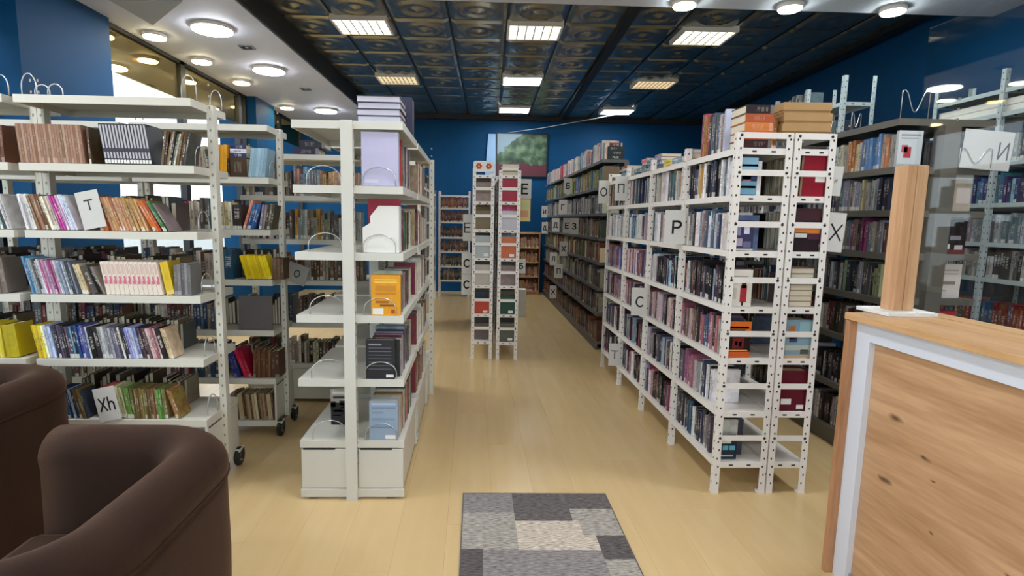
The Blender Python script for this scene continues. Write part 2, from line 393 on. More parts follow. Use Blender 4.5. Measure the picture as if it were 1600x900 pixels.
def window(n, x, y0, y1, z0, z1, mull, trans=None):
    f = MB(); t = .04
    f.box((x - t, y0, z0), (x + t, y0 + .05, z1), FRAME).box((x - t, y1 - .05, z0), (x + t, y1, z1), FRAME)
    f.box((x - t, y0, z0), (x + t, y1, z0 + .05), FRAME).box((x - t, y0, z1 - .04), (x + t, y1, z1), FRAME)
    ys = [y0] + mull + [y1]
    for m_ in mull: f.box((x - t, m_ - .05, z0), (x + t, m_ + .05, z1), FRAME)
    o = f.build('window_%d' % n, kind='structure')
    for a, b in zip(ys, ys[1:]):
        if trans:
            MB().box((x - .005, a + .04, z0 + .04), (x + .005, b - .04, trans), CLEAR).build('pane', o)
            MB().box((x - .012, a + .04, trans), (x + .012, b - .04, z1 - .03), BRONZE).build('tinted_pane', o, label='bronze tinted upper pane')
        else: MB().box((x - .005, a + .04, z0 + .04), (x + .005, b - .04, z1 - .03), CLEAR).build('pane', o)
    return o
window(1, -3.6, 5.6, 8.95, .5, 3.4, [7.05, 8.7], 2.95)
window(2, -3.56, 9.75, 11.6, .5, 3.4, [10.35], 2.95)
window(3, -3.76, .2, 4.5, .5, 3.05, [2.2])
window(4, -3.76, -3.05, .2, .5, 3.05, [-1.4])
# shop front behind the viewer
f = MB()
f.box((-4, -3.15, 0), (4.5, -3.0, .35), BLUE).box((-4, -3.15, 3.0), (4.5, -3.0, 3.4), BLUE)
f.build('wall_front', kind='structure')
fo = MB()
for x in (-3.9, -2.2, -.5, 1.2, 2.9, 4.3): fo.box((x - .05, -3.12, .35), (x + .05, -3.04, 3.0), FRAME)
fo = fo.build('window_5', kind='structure')
for a in (-3.9, -2.2, -.5, 1.2, 2.9):
    MB().box((a + .05, -3.085, .35), (a + (1.35 if a > 2 else 1.65), -3.075, 3.0), CLEAR).build('pane', fo)
PAVE = mat('street_paving', '#9a9892', .9, noise=.2, nscale=2)
MB().box((-30, -30, -.2), (30, 40, -.1), PAVE).build('ground_outside', kind='structure')

# ceiling of embossed metal tiles
ceil = MB().box((-4.1, -3.1, HC + .03), (5.1, 11.75, HC + .12), BLACKTRIM).build('ceiling', kind='structure')
def tile_mesh():
    n = 16; s = .6; vs = []; fs = []
    for j in range(n + 1):
        for i in range(n + 1):
            x, y = (i / n - .5) * s * .992, (j / n - .5) * s * .992; r = math.hypot(x, y)
            e = max(abs(x), abs(y)) / (s / 2)
            z = -.022 * math.exp(-((r - .17) / .026) ** 2) - .03 * math.exp(-(r / .05) ** 2) + (.022 * max(0, (e - .88) / .12) if e > .88 else 0)
            z -= .007 * math.exp(-((math.hypot(abs(x) - .24, abs(y) - .24) - .0) / .03) ** 2)
            vs.append((x, y, z))
    for j in range(n):
        for i in range(n): a = j * (n + 1) + i; fs.append((a, a + n + 1, a + n + 2, a + 1))
    return MB().add(vs, fs, TIN, None, True).mesh('ceiling_tile')
tm = tile_mesh()
def shell_x(x, y): return x + TH * (y - 6.1)
for j in range(12):
    Y = 4.95 + .3 + .6 * j
    if Y > 11.7: continue
    for i in range(-4, 10):
        X = shell_x(.66 + .62 * i, Y)
        if X < -2.4 or X > 4.75: continue
        link('ceiling_tile', tm, ceil, (X, Y, HC), (0, 0, -TH))
# dark joint strips along the tiles, black band at the soffit
def bar_y(name, x0, y0, x1, y1, wdt, z0, z1, m, **k):
    return MB().prism([(x0 - wdt / 2, y0), (x0 + wdt / 2, y0), (x1 + wdt / 2, y1), (x1 - wdt / 2, y1)], z0, z1, m).build(name, **k)
bar_y('trim_1', 1.55, 4.9, 1.87, 11.6, .09, HC - .045, HC + .02, BLACKTRIM, kind='structure')
MB().prism([(-4.1, 11.52), (5.1, 11.52), (5.1, 11.63), (-4.1, 11.63)], HC - .07, HC + .02, mat('brown_black_trim', '#2a2120', .5)).build('trim_2', kind='structure')
bar_y('trim_3', 4.4, 4.9, 4.76, 11.6, .14, HC - .06, HC + .02, BLACKTRIM, kind='structure')
ZS = 3.4
so = MB()
so.prism([(-4.05, 4.93), (-2.09, 4.93), (-1.90, 11.65), (-4.05, 11.65)], ZS, HC + .02, SOFFIT)
so.prism([(-4.05, -3.1), (4.6, -3.1), (4.6, 4.94), (-4.05, 4.94)], ZS, HC + .02, SOFFIT)
so.build('ceiling_soffit', kind='structure')
bar_y('trim_4', -2.075, 4.94, -1.885, 11.6, .02, ZS + .012, HC, BLACKTRIM, kind='structure')
MB().prism([(-3.10, 5.62), (-3.12, 5.0), (-2.5, 5.0)], ZS - .05, ZS, SOFFITGREY).build('trim_5', kind='structure')

# ================================================================= lamps
EM = {}
def emitter(name, col, s):
    m = bpy.data.materials.new(name); m.use_nodes = True; nt = m.node_tree
    e = N(nt, 'ShaderNodeEmission'); e.inputs[0].default_value = lin(col); e.inputs[1].default_value = s
    nt.links.new(e.outputs[0], nt.nodes['Material Output'].inputs[0]); return m
E_COOL, E_WARM = emitter('lamp_white', '#f6faff', PANEL_L), emitter('lamp_warm', '#ffe2ae', 1.1)
E_ROUND, E_DOWN, E_DOWNW = emitter('lamp_round', '#f4f8ff', ROUND_L), emitter('lamp_down', '#f2fffa', DOWN_L), emitter('lamp_down_warm', '#fff0bd', DOWN_L * .5)
SILVER = mat('silver_louvre', '#d6d6d4', .2, metal=.8)
def panel(x, y, kind, label):
    t = thing('ceiling_light', label, 'light', (x, y, HC - .035), -TH, 'square ceiling lights among the tin tiles')
    f = MB(); K = .8
    for a, b in (((-.3, -.24), (.3, -.22)), ((-.3, .22), (.3, .24)), ((-.3, -.22), (-.275, .22)), ((.275, -.22), (.3, .22))):
        f.box((*a, -.012), (*b, .05), RACKWHITE)
    f.build('frame', t)
    MB().box((-.275, -.22, .012 if kind != 'flat' else -.006), (.275, .22, .03), E_COOL if kind == 'flat' else E_WARM if kind == 'warm' else E_LOUV).build('diffuser', t)
    if kind != 'flat':
        lm = MB().box((-.275, -.007, -.012), (.275, .007, .011), SILVER).mesh('slat')
        for k in range(1, 5): link('slat', lm, t, (0, -.22 + .088 * k, 0))
        lm2 = MB().box((-.006, -.22, -.009), (.006, .22, .011), SILVER).mesh('slat')
        for k in range(1, 6 if kind == 'louv' else 9): link('slat', lm2, t, (-.275 + .55 * k / (6 if kind == 'louv' else 9), 0, 0))
E_LOUV = emitter('lamp_louvre', '#fff3da', 2.2)
for x, y, k, l in ((.66, 6.33, 'louv', 'louvred ceiling light at the head of the middle row'), (2.57, 6.35, 'louv', 'louvred ceiling light over the right white racks'),
                   (-1.22, 6.3, 'louv', 'louvred ceiling light closest to the left soffit edge'), (.72, 8.47, 'flat', 'glowing flat ceiling light second in the middle row'),
                   (-1.15, 8.6, 'warm', 'dim warm ceiling light second in the left row'), (2.72, 8.5, 'warm', 'dim warm ceiling light above the far white racks'),
                   (.77, 10.67, 'flat', 'glowing flat ceiling light nearest the back wall picture'), (2.72, 10.6, 'flat', 'glowing flat ceiling light in the far right corner'),
                   ):
    panel(x, y, k, l)
def round_lamp(x, y, r, em, label, grp, nm='soffit_light'):
    t = thing(nm, label, 'light', (x, y, ZS), 0, grp)
    MB().lathe([(r + .012, 0), (r + .012, -.03), (r - .004, -.036)], RACKWHITE, 32).build('ring', t)
    MB().lathe([(r, -.034), (r, -.042), (r * .96, -.046)], em, 32).build('diffuser', t)
for x, y, l in ((-2.60, 5.76, 'large round soffit light, front one of the row'), (-2.60, 7.28, 'large round soffit light, middle one of the row'), (-2.57, 9.87, 'large round soffit light, end one by the metal ceiling')):
    round_lamp(x, y, .185, E_ROUND, l, 'large round soffit lights')
for x, y, l in ((-3.32, 6.04, 'small warm round light by the column, first along the window'), (-3.27, 6.93, 'small warm round light, second along the window'),
                (-3.22, 7.95, 'small warm round light, third along the window'), (-3.18, 9.68, 'small warm round light, fourth along the window')):
    round_lamp(x, y, .105, E_DOWNW, l, 'small warm lights along the window')
for x, l in ((1.77, 'round downlight in the front soffit, nearest the middle'), (2.68, 'round downlight in the front soffit, second towards the wall'), (3.58, 'round downlight in the front soffit, nearest the blue wall')):
    round_lamp(x, 4.81, .09, E_DOWN, l, 'round downlights along the front soffit', 'downlight')
for x, y, l in ((-2.52, 6.4, 'small square spotlight between the first two round lights'), (-2.46, 8.35, 'small square spotlight between the last two round lights')):
    t = thing('square_spotlight', l, 'light', (x, y, ZS), 0, 'square spotlights in the soffit')
    f = MB()
    for a, b in (((-.07, -.07), (.07, -.05)), ((-.07, .05), (.07, .07)), ((-.07, -.05), (-.05, .05)), ((.05, -.05), (.07, .05))): f.box((*a, -.012), (*b, -.001), mat('brushed_steel', '#8a8c8e', .3, metal=.8))
    f.build('frame', t)
    MB().box((-.05, -.05, -.006), (.05, .05, -.001), HOLE).lathe([(.02, -.006), (.02, -.009), (.012, -.01)], RACKWHITE, 12).build('reflector', t)
for y in (0.2, 2.5):      # the same lamps go on over the reading corner
    for x in (-2.4, 0, 2.4): round_lamp(x, y, .185, E_ROUND, 'large round soffit light over the %s, %s row' % ({-2.4: 'armchairs', 0: 'rug', 2.4: 'counter'}[x], 'front' if y < 1 else 'rear'), 'large round lights over the reading corner', 'soffit_light')

# ================================================================= shelving
def tray(L, D, mat_, t=.04, M=None, lip=.012):
    """a pressed shelf: top plate with turned-down edges"""
    b = MB(); b.box((0, 0, -.006), (L, D, 0), mat_)
    b.box((0, 0, -t), (L, lip, -.006), mat_).box((0, D - lip, -t), (L, D, -.006), mat_)
    b.box((0, lip, -t), (lip, D - lip, -.006), mat_).box((L - lip, lip, -t), (L, D - lip, -.006), mat_)
    return b
def caster(parent, x, y, m):
    f = MB(); f.box((-.02, -.035, .095), (.02, .035, .11), m)
    for s in (-1, 1): f.prism([(-.035, .0), (-.006, .045), (.03, .05), (.012, -.02)], -.002, .002, RUBBER, Matrix.Translation((s * .02, 0, .055)) @ Matrix.Rotation(PI / 2, 4, 'Y') @ Matrix.Rotation(PI / 2, 4, 'Z'))
    c = f.build('caster', parent, (x, y, 0))
    MB().lathe([(.022, -.016), (.05, -.015), (.058, -.008), (.058, .008), (.05, .015), (.022, .016)], RUBBER, 20, Matrix.Translation((0, 0, .058)) @ Matrix.Rotation(PI / 2, 4, 'Y')).build('wheel', c)
    MB().lathe([(.03, -.0175), (.03, .0175)], WIRE, 12, Matrix.Translation((0, 0, .058)) @ Matrix.Rotation(PI / 2, 4, 'Y')).build('hub', c)
def lib_unit(name, label, cat, o, L, D, zs, m, base, post=.05, H=None, rz=0, group=None):
    """double sided steel unit: posts in the middle of both ends, trays, and a base or casters"""
    t = thing(name, label, cat, o, rz, group); top = max(zs)
    for x in (-post * .45, L - post * .55 + .02):
        b = MB().box((x, D / 2 - post / 2, .0 if base != 'trolley' else .1), (x + post * .8, D / 2 + post / 2, H or top), m)
        for k in range(int(top / .06)):   # punched slots
            b.box((x + post * .3, D / 2 - post / 2 - .0006, .2 + k * .06), (x + post * .5, D / 2 - post / 2, .215 + k * .06), mat('slot', '#8a887e', .7))
        b.build('post', t)
    sm = tray(L, D, m).mesh('shelf')
    for z in zs: link('shelf', sm, t, (0, 0, z))
    zb = min(zs)
    if base == 'plinth':
        for y0, y1 in ((.005, D / 2 - post / 2 - .004), (D / 2 + post / 2 + .004, D - .005)):
            for x in (0, L - .012):
                MB().bevbox((x, y0, .062), (x + .012, y1, zb - .046), .002, m).box((x - .001, y0 + .06, zb - .052), (x + .004, y1 - .01, zb - .044), HOLE).build('end_panel', t)
        pl = MB()
        pl.box((-.006, 0, .012), (.012, D, .058), m).box((L - .012, 0, .012), (L, D, .058), m).box((.012, .012, .03), (L - .012, .03, zb - .045), m).box((.012, D - .03, .03), (L - .012, D - .012, zb - .045), m)
        for y in (.05, D - .09):
            pl.box((.0, y, 0), (.03, y + .05, .012), RUBBER).box((L - .03, y, 0), (L, y + .05, .012), RUBBER)
        pl.build('plinth', t)
    elif base == 'trolley':
        zp = sorted(zs)[1] if zb < .2 else zb
        for x in (0, L - .014):
            MB().bevbox((x, .004, .075), (x + .014, D - .004, zp - .042), .002, m).box((x - .0005, .02, zp - .056), (x + .0145, D - .16, zp - .048), HOLE).build('end_panel', t)
        for x in (.03, L + .012):
            for y in (.04, D - .04): caster(t, x, y, m)
        MB().box((.02, .02, .1), (L - .02, D - .02, .112), m).build('undertray', t)
    else:
        MB().box((.0, .02, 0), (L, D - .02, zb - .045), m).build('plinth', t)
    return t
def wire_bookend(x, y, z, w_, h, label, rz=0, wave=False):
    t = thing('wire_bookend', label, 'bookend', (x, y, z), rz, 'wire bookends on the shelves')
    if wave: p = [(0, 0, 0), (0, 0, h), (w_ * .1, 0, h * 1.02)] + [(w_ * (.1 + .8 * k / 10), 0, h * (.62 + .4 * math.cos(2 * PI * k / 10))) for k in range(11)] + [(w_, 0, h * .98), (w_, 0, 0)]
    else: p = [(-w_ / 2, 0, 0)] + [(-w_ / 2 * math.cos(a), 0, h * .35 + h * .65 * math.sin(a)) for a in (PI * k / 12 for k in range(13))] + [(w_ / 2, 0, 0)]
    MB().tube(p, .0028, WIRE, 5).build('wire', t)
    return t

def slotted_rack(name, label, o, L, nb, D, H, zs, m, braces=True, rz=0, z_br=None):
    """angle-post rack: local x across the end (depth D), y along the row of nb bays"""
    t = thing(name, label, 'rack', o, rz, None); bay = L / nb; a, th = .036, .004
    def post_mesh(sx, sy):
        b = MB()
        b.box((0, 0, .012), (sx * a, sy * th, H), m).box((0, sy * th, .012), (sx * th, sy * a, H), m).box((-.002 * sx, -.002 * sy, 0), (sx * a, sy * a, .014), m)
        k = 0; z = .06
        while z < H - .02:
            for q in ((.011, .005) if k % 2 else (.019, .004),):
                x0 = sx * (q[0]); yo = -sy * .0005
                b.add([(x0, yo, z), (x0 + sx * .008, yo, z), (x0 + sx * .008, yo, z + .011), (x0, yo, z + .011)], [(0, 1, 2, 3), (3, 2, 1, 0)], HOLE)
                xo = -sx * .0005; y0 = sy * q[0]
                b.add([(xo, y0, z), (xo, y0 + sy * .008, z), (xo, y0 + sy * .008, z + .011), (xo, y0, z + .011)], [(0, 1, 2, 3), (3, 2, 1, 0)], HOLE)
            z += .0495; k += 1
        return b.mesh('post')
    pms = {(sx, sy): post_mesh(sx, sy) for sx in (1, -1) for sy in (1, -1)}
    for i in range(nb + 1):
        sy = -1 if i == nb else 1
        for sx in (1, -1):
            link('post', pms[(sx, sy)], t, (0 if sx > 0 else D, i * bay, 0))
    sb = MB(); lip = .034; d0 = .006
    sb.box((d0, .006, -.004), (D - d0, bay - .004, 0), m)
    for x in (d0, D - d0 - .003): sb.box((x, .006, -lip), (x + .003, bay - .004, -.004), m)
    for y in (.006, bay - .007):
        sb.box((d0, y, -lip), (D - d0, y + .003, -.004), m)
        for q in (.33, .67): sb.add([(D * q - .012, y - .0006, -.023), (D * q + .012, y - .0006, -.023), (D * q + .012, y - .0006, -.014), (D * q - .012, y - .0006, -.014)], [(0, 1, 2, 3)], HOLE)
    sm = sb.mesh('shelf')
    for i in range(nb):
        for z in zs: link('shelf', sm, t, (0, i * bay, z))
    bm_ = MB().box((.02, .0045, -.016), (D - .02, .007, .016), m)
    bm_.lathe([(.008, 0), (.008, .004)], HOLE, 8, Matrix.Translation((.024, .0045, 0)) @ Matrix.Rotation(PI / 2, 4, 'X')).lathe([(.008, 0), (.008, .004)], HOLE, 8, Matrix.Translation((D - .024, .0045, 0)) @ Matrix.Rotation(PI / 2, 4, 'X'))
    bme = bm_.mesh('brace')
    if braces:
        zz = z_br or [(p + q) / 2 - .005 for p, q in zip(zs, zs[1:])] + [max(zs) + .065]
        for y in (0, L - .012):
            for z in zz: link('brace', bme, t, (0, y - .002 if y == 0 else y, z))
    return t

# ---- left trolleys
ZT = [2.14, 1.80, 1.455, 1.115, .765, .425]
lib_unit('book_trolley', 'ivory double-sided steel trolley behind the dark armchairs', 'shelf', (-2.335, 2.93, 0), .885, .40, ZT, TROLLEY, 'trolley', .046)
lib_unit('book_trolley', 'ivory steel trolley cut off at the left frame edge', 'shelf', (-3.275, 2.93, 0), .885, .40, ZT, TROLLEY, 'trolley', .046)
lib_unit('book_trolley', 'ivory steel trolley on black casters behind the first trolley', 'shelf', (-2.245, 3.72, 0), .89, .38, ZT + [.12], TROLLEY, 'trolley', .044)
lib_unit('book_trolley', 'ivory steel trolley deepest in the left corner by the window', 'shelf', (-3.20, 3.72, 0), .89, .38, ZT + [.12], TROLLEY, 'trolley', .044)
ZCU = [2.035, 1.71, 1.363, 1.03, .68, .335]
lib_unit('library_shelving', 'pale grey double-sided shelving with solid base nearest the rug', 'shelf', (-.36, 2.87, 0), .72, .565, ZCU, LIBGREY, 'plinth', .06, rz=PI / 2)
lib_unit('library_shelving', 'pale grey shelving bay butted behind the one nearest the rug', 'shelf', (-.36, 3.665, 0), .75, .565, ZCU, LIBGREY, 'plinth', .06, rz=PI / 2)
lib_unit('library_shelving', 'ivory shelving standing crosswise behind the rear left trolley', 'shelf', (-1.85, 4.45, 0), 1.0, .5, ZCU, TROLLEY, 'plinth', .05)
lib_unit('library_shelving', 'ivory shelving standing crosswise behind the aisle-head shelving', 'shelf', (-.80, 4.45, 0), .44, .5, ZCU, TROLLEY, 'plinth', .05)
# ---- racks
ZF = [.19, .49, .80, 1.09, 1.40, 1.70, 1.95]
YF = [2.92 + .6875 * i for i in range(5)]
slotted_rack('slotted_rack', 'white slotted-angle rack full of paperbacks along the aisle by the rug', (1.40, 2.92, 0), 2.75, 4, .305, 2.03, ZF, RACKWHITE)
slotted_rack('slotted_rack', 'white slotted-angle rack with cardboard boxes on top, second from the aisle', (1.715, 2.92, 0), 2.75, 4, .225, 2.03, ZF, RACKWHITE)
ZE = [.20, .51, .83, 1.13, 1.44, 1.74, 2.02]
slotted_rack('slotted_rack', 'narrow white rack mid aisle topped by a white board with orange flowers', (0.0, 5.93, 0), 2.4, 3, .235, 2.09, ZE, RACKWHITE)
slotted_rack('slotted_rack', 'narrow white rack mid aisle with red books near its top', (.28, 5.90, 0), 2.4, 3, .235, 2.07, ZE, RACKWHITE)
ZB = [.34, .62, .91, 1.19, 1.49, 1.76, 2.0]
slotted_rack('slotted_rack', 'white rack facing the viewer against the back wall', (-.66, 11.05, 0), .62, 1, .3, 2.08, ZB, RACKWHITE, rz=-PI / 2)
slotted_rack('slotted_rack', 'white rack running back along the left side of the aisle', (-1.0, 7.4, 0), 3.2, 3, .3, 2.08, ZB, RACKWHITE)
ZS_ = [.35, .75, 1.15, 1.43, 1.74, 2.06, 2.44, 2.62]
slotted_rack('slotted_rack', 'tall blue-grey rack along the right blue wall behind the glass', (4.10, 2.29, 0), 2.6, 4, .34, 2.77, ZS_, STEEL, braces=False)
slotted_rack('slotted_rack', 'tall steel rack standing above the grey shelving by the blue wall', (3.34, 5.0, 0), 2.2, 4, .30, 2.89, [.3, .7, 1.1, 1.5, 1.9, 2.3, 2.66], STEEL, braces=False)
# dark shelving along the right of the far aisle
WX, WY = 1.5, [6.40, 7.40, 8.40, 9.40, 10.40, 11.40]
ZW = [.10, .45, .75, 1.06, 1.35, 1.64, 1.95, 2.26]
for i in range(5):
    t = thing('dark_shelving', 'dark grey shelving bay along the far aisle, %s from its near end' % ordw(i), 'shelf', (WX, WY[i], 0), 0, 'dark shelving along the far aisle')
    MB().box((.30, 0, 0), (.315, .995, 2.25), DARKGREY).build('back_panel', t)
    pmx = MB().box((.26, 0, 0), (.30, .04, 2.26), DARKGREY).mesh('post')
    link('post', pmx, t); link('post', pmx, t, (0, .955, 0))
    sm = MB().box((0, .002, -.006), (.30, .996, 0), DARKGREY).box((0, .002, -.034), (.012, .996, -.006), DARKGREY).box((.012, .002, -.034), (.30, .014, -.006), DARKGREY).mesh('shelf')
    for z in ZW: link('shelf', sm, t, (0, 0, z))
    MB().box((.008, .002, 0), (.03, .996, ZW[0] - .034), DARKGREY).build('plinth', t)
# grey shelving behind the counter
GX0, GX1, GY = 2.55, 3.15, [3.28, 4.33]
ZG = [2.19, 1.905, 1.645, 1.38, 1.10, .80, .45, .13]
for i, l in enumerate(('grey double-sided shelving with a dark end post behind the counter glass', 'grey double-sided shelving bay behind the one by the counter')):
    lib_unit('library_shelving', l, 'shelf', (GX1, GY[i], 0), .95, .6, ZG, GREYG, 'low', .10, H=2.15, rz=PI / 2)
# wooden cabinet by the back wall
t = thing('wooden_cabinet', 'tan wooden cabinet against the back wall under the painting', 'cabinet', (.95, 11.22, 0))
MB().box((0, 0, .06), (.02, .35, 1.3), OAKEND).box((.44, 0, .06), (.46, .35, 1.3), OAKEND).box((0, .34, .06), (.46, .355, 1.3), OAKEND).box((.0, .02, 0), (.46, .35, .06), OAKEND).build('carcass', t)
for z in (.08, .38, .68, .98, 1.28): MB().box((.02, .003, z - .02), (.44, .34, z), OAKTOP).build('shelf', t)

# ================================================================= books and papers on the left trolleys
J1 = 'front trolley'
def colsT(s): return s.split()
BR = '#8a6248'; TANS = ['#c99a68', '#d0a476', '#c08a58', '#b98352']
fr = Frame((-2.335, 2.93, 0), 0); S = .00309
def PX(p, p0, p1): return (p - p0) / (p1 - p0) * .885
# top row: tight brown run, black and white series, mixed brown
z = 1.80
run(fr, .002, z, [(24, .0128, .195, ['#9a745c', '#80593f', '#a9836a', '#8c6750', '#94694f'], -4, 'brown bound journal in the tight run, front trolley top row', 'tight run of brown bound journals')], '', kind='journal', plain=True)
run(fr, .345, z, [(1, .012, .19, ['#55402f'], -2)], 'top row, front trolley, by the brown run', kind='journal', i0=0)
def striped(fr, x, z, n, t, h, lean):
    """the black and white set: white spine, black edge, pale foot"""
    a = math.radians(lean); d = .15
    m = MB().box((0, 0, 0), (t, d, h), mat('black_gloss', '#1d1a20', .35)).box((t * .22, -.0008, .03), (t * .78, 0, h * .97), mat('pale_spine', '#b9b4ba', .5)).box((t * .1, -.001, .004), (t * .9, 0, .022), PAPER).box((0, -.0014, h * .30), (t, -.0002, h * .40), mat('dark_band', '#322a38', .5)).mesh('magazine')
    for k in range(n):
        link('magazine', m, None, fr.pt(x, .012, z + .002), (0, a, fr.rz), label='black magazine with pale striped spine, %s from left in the set by the brown run' % ordw(k), category='magazine', group='even set of black magazines')
        x += t / math.cos(a) + .0006
    return x
x = striped(fr, .43, z, 15, .0152, .205, -7)
run(fr, x + .04, z, [(2, .011, .175, ['#6a5236', '#4b3a28'], 9), (3, .009, .18, ['#7a5a3c', '#a08060', '#2e2824'], 13), (2, .01, .17, ['#5b6150', '#c8c0b0'], 14), (4, .011, .175, ['#6e4a34', '#8a6a4a', '#4a3426', '#3c3630'], 12)], 'top row end, front trolley', kind='journal')
# second row
z = 1.455
i = 0
x, i = run(fr, .0, z, [(1, .011, .185, ['#e5e3e4'], -12), (2, .014, .19, ['#ddd3cf', '#dfe1da'], -15), (5, .0125, .185, ['#8b5a44', '#7d5140', '#93664e', '#86594a', '#704836'], -16), (3, .013, .185, ['#e3d8c0', '#b3a088', '#dcc8b8'], -17),
      (4, .009, .185, ['#b02a86', '#c43c90', '#93407e', '#c79fbb'], -18), (3, .012, .19, ['#d9dcec', '#cfd6ea', '#dfe0e6'], -18)], 'second row, ' + J1, kind='journal')
xT = x
x += .115
x, i = run(fr, x, z, [(5, .011, .185, ['#c8642a', '#d46f2e', '#b95a28', '#d0743c', '#8d4a26'], -17), (11, .0118, .18, TANS + ['#d8b080', '#b5803e'], -18), (3, .011, .18, ['#d9a070', '#c8914a', '#e0b890'], -21)], 'second row, ' + J1, kind='journal', i0=i)
x, i = run(fr, x, z, [(3, .0125, .175, ['#e07a26', '#d96c1e', '#c9502a'], -27), (2, .009, .18, ['#3f8a58', '#2f7048'], -29), (1, .01, .17, ['#8a7878'], -30)], 'second row, ' + J1, kind='journal', i0=i)
# third row
z = 1.115
x, i = run(fr, -.004, z, [(3, .0105, .2, ['#5f9ac0', '#3c6f96', '#7fb0c8'], -13), (3, .011, .185, ['#8c8f94', '#4f4d52', '#b4b0b6'], -13), (4, .0085, .185, ['#dcdce6', '#e6e4ee', '#c24a8c', '#b98aa8'], -13), (5, .0095, .185, ['#c8a8c8', '#6f86a0', '#b84a86', '#d6a0b8', '#e0dce4'], -13),
      (7, .0105, .18, ['#a8b4c8', '#cfd4de', '#8594a8', '#dfe2ea', '#6c7078', '#4c4a54', '#8c96a0'], -13)], 'third row, ' + J1, kind='journal')
x, i = run(fr, x + .01, z, [(3, .0125, .165, ['#d9c69a', '#e2d4b4', '#c7ac80'], -16), (1, .03, .165, ['#4d463e'], -20), (2, .011, .16, ['#1f1c1c', '#8f8678'], -24)], 'third row, ' + J1, kind='journal', i0=i)
def pink_series(fr, x, z, n, t, h, lean):
    a = math.radians(lean)
    m = MB().box((0, 0, 0), (t, .15, h), mat('cream_gloss', '#e2d5c4', .4)).box((t * .15, -.0008, h * .32), (t * .8, 0, h * .43), mat('pink_mark', '#d06a80', .5)).box((t * .4, -.0012, h * .42), (t * .8, 0, h * .56), mat('pink_mark', '#d06a80', .5)).box((t * .25, -.0008, h * .62), (t * .75, 0, h * .93), mat('rose_lines', '#d3b3a6', .5)).box((t * .94, -.0008, 0), (t, 0, h), mat('rose_lines', '#d3b3a6', .5)).mesh('magazine')
    for k in range(n):
        link('magazine', m, None, fr.pt(x, .012, z + .002), (0, a, fr.rz), label='cream magazine with a pink mark on its spine, %s from left, third row' % ordw(k), category='magazine', group='cream magazines with pink marks')
        x += t / math.cos(a) + .0006
    return x
x = pink_series(fr, x + .006, z, 12, .0238, .178, -9)
run(fr, x + .012, z, [(1, .045, .175, ['#d3b21e'], -10), (5, .0175, .17, ['#6d6a68', '#7c7876', '#5f5b5a', '#878280', '#6a6666'], 0)], 'third row end, front trolley', kind='journal', plain=True)
# fourth row
z = .765
x, i = run(fr, -.002, z, [(5, .0115, .185, ['#e3cc1e', '#dcc315', '#e8d233', '#d8bd18', '#e9e2a8'], -10), (3, .0135, .18, ['#c9cbe8', '#dcdcf0', '#b4b6dc'], -10), (6, .0125, .18, ['#4c4258', '#38323f', '#5c4f66', '#45384a', '#2f2a34', '#6a4a58'], -9),
      (4, .012, .18, ['#2f4460', '#5e8aa4', '#20303f', '#34558a'], -9), (4, .0125, .178, ['#355a9a', '#6a5aa0', '#2e5f8c', '#dde0e0'], -9), (2, .026, .178, ['#19181c', '#221f26'], -9),
      (4, .0145, .175, ['#b4b0ae', '#c6c2c2', '#8d8a92', '#a5a2a6'], -10), (3, .0125, .175, ['#746a86', '#8a7f9a', '#3a3544'], -11), (1, .01, .175, ['#e4d9d2'], -12),
      (2, .011, .175, ['#2d2a3c', '#3c3650'], -12), (4, .0135, .175, ['#8a96cc', '#a0aad8', '#c8d2ee', '#5f6aa8'], -12), (4, .0115, .172, ['#4a3a40', '#5c444c', '#2f2428', '#6d4c56'], -13),
      (4, .0115, .172, ['#d8c6c4', '#b88a8a', '#a06a72', '#c89a98'], -14), (1, .022, .172, ['#1f1c22'], -14), (2, .014, .172, ['#d8b68a', '#e2c8a2'], -15)], 'fourth row, ' + J1, kind='journal')
# bottom row
z = .425
x, i = run(fr, .10, z, [(7, .0115, .165, ['#1f3a5a', '#28486c', '#182c48', '#3a5878', '#20385a', '#b4bcc4', '#26425f'], -11), (4, .0115, .165, ['#7a5a3c', '#5c4430', '#8f6c48', '#35404c'], -12)], 'bottom row, ' + J1, kind='journal')
x, i = run(fr, x + .10, z, [(2, .0135, .18, ['#b52a48', '#c8405a'], -13), (1, .012, .17, ['#1d1c1e'], -13), (1, .034, .178, ['#cfd0a4'], -10), (1, .02, .175, ['#b9bc8e'], -10),
      (4, .0115, .172, ['#5c9a3c', '#8ca868', '#4c7a34', '#7a7a48'], -6), (10, .0112, .17, ['#8a6a44', '#7c6a44', '#9a7a54', '#86804c', '#a08a5c', '#6c5c3c'], -4), (4, .0112, .17, ['#7fae50', '#5d8a3e', '#a8a468', '#8c7a4c'], -5), (2, .014, .165, ['#c8a060', '#8e6c40'], -17)], 'bottom row, ' + J1, kind='journal')
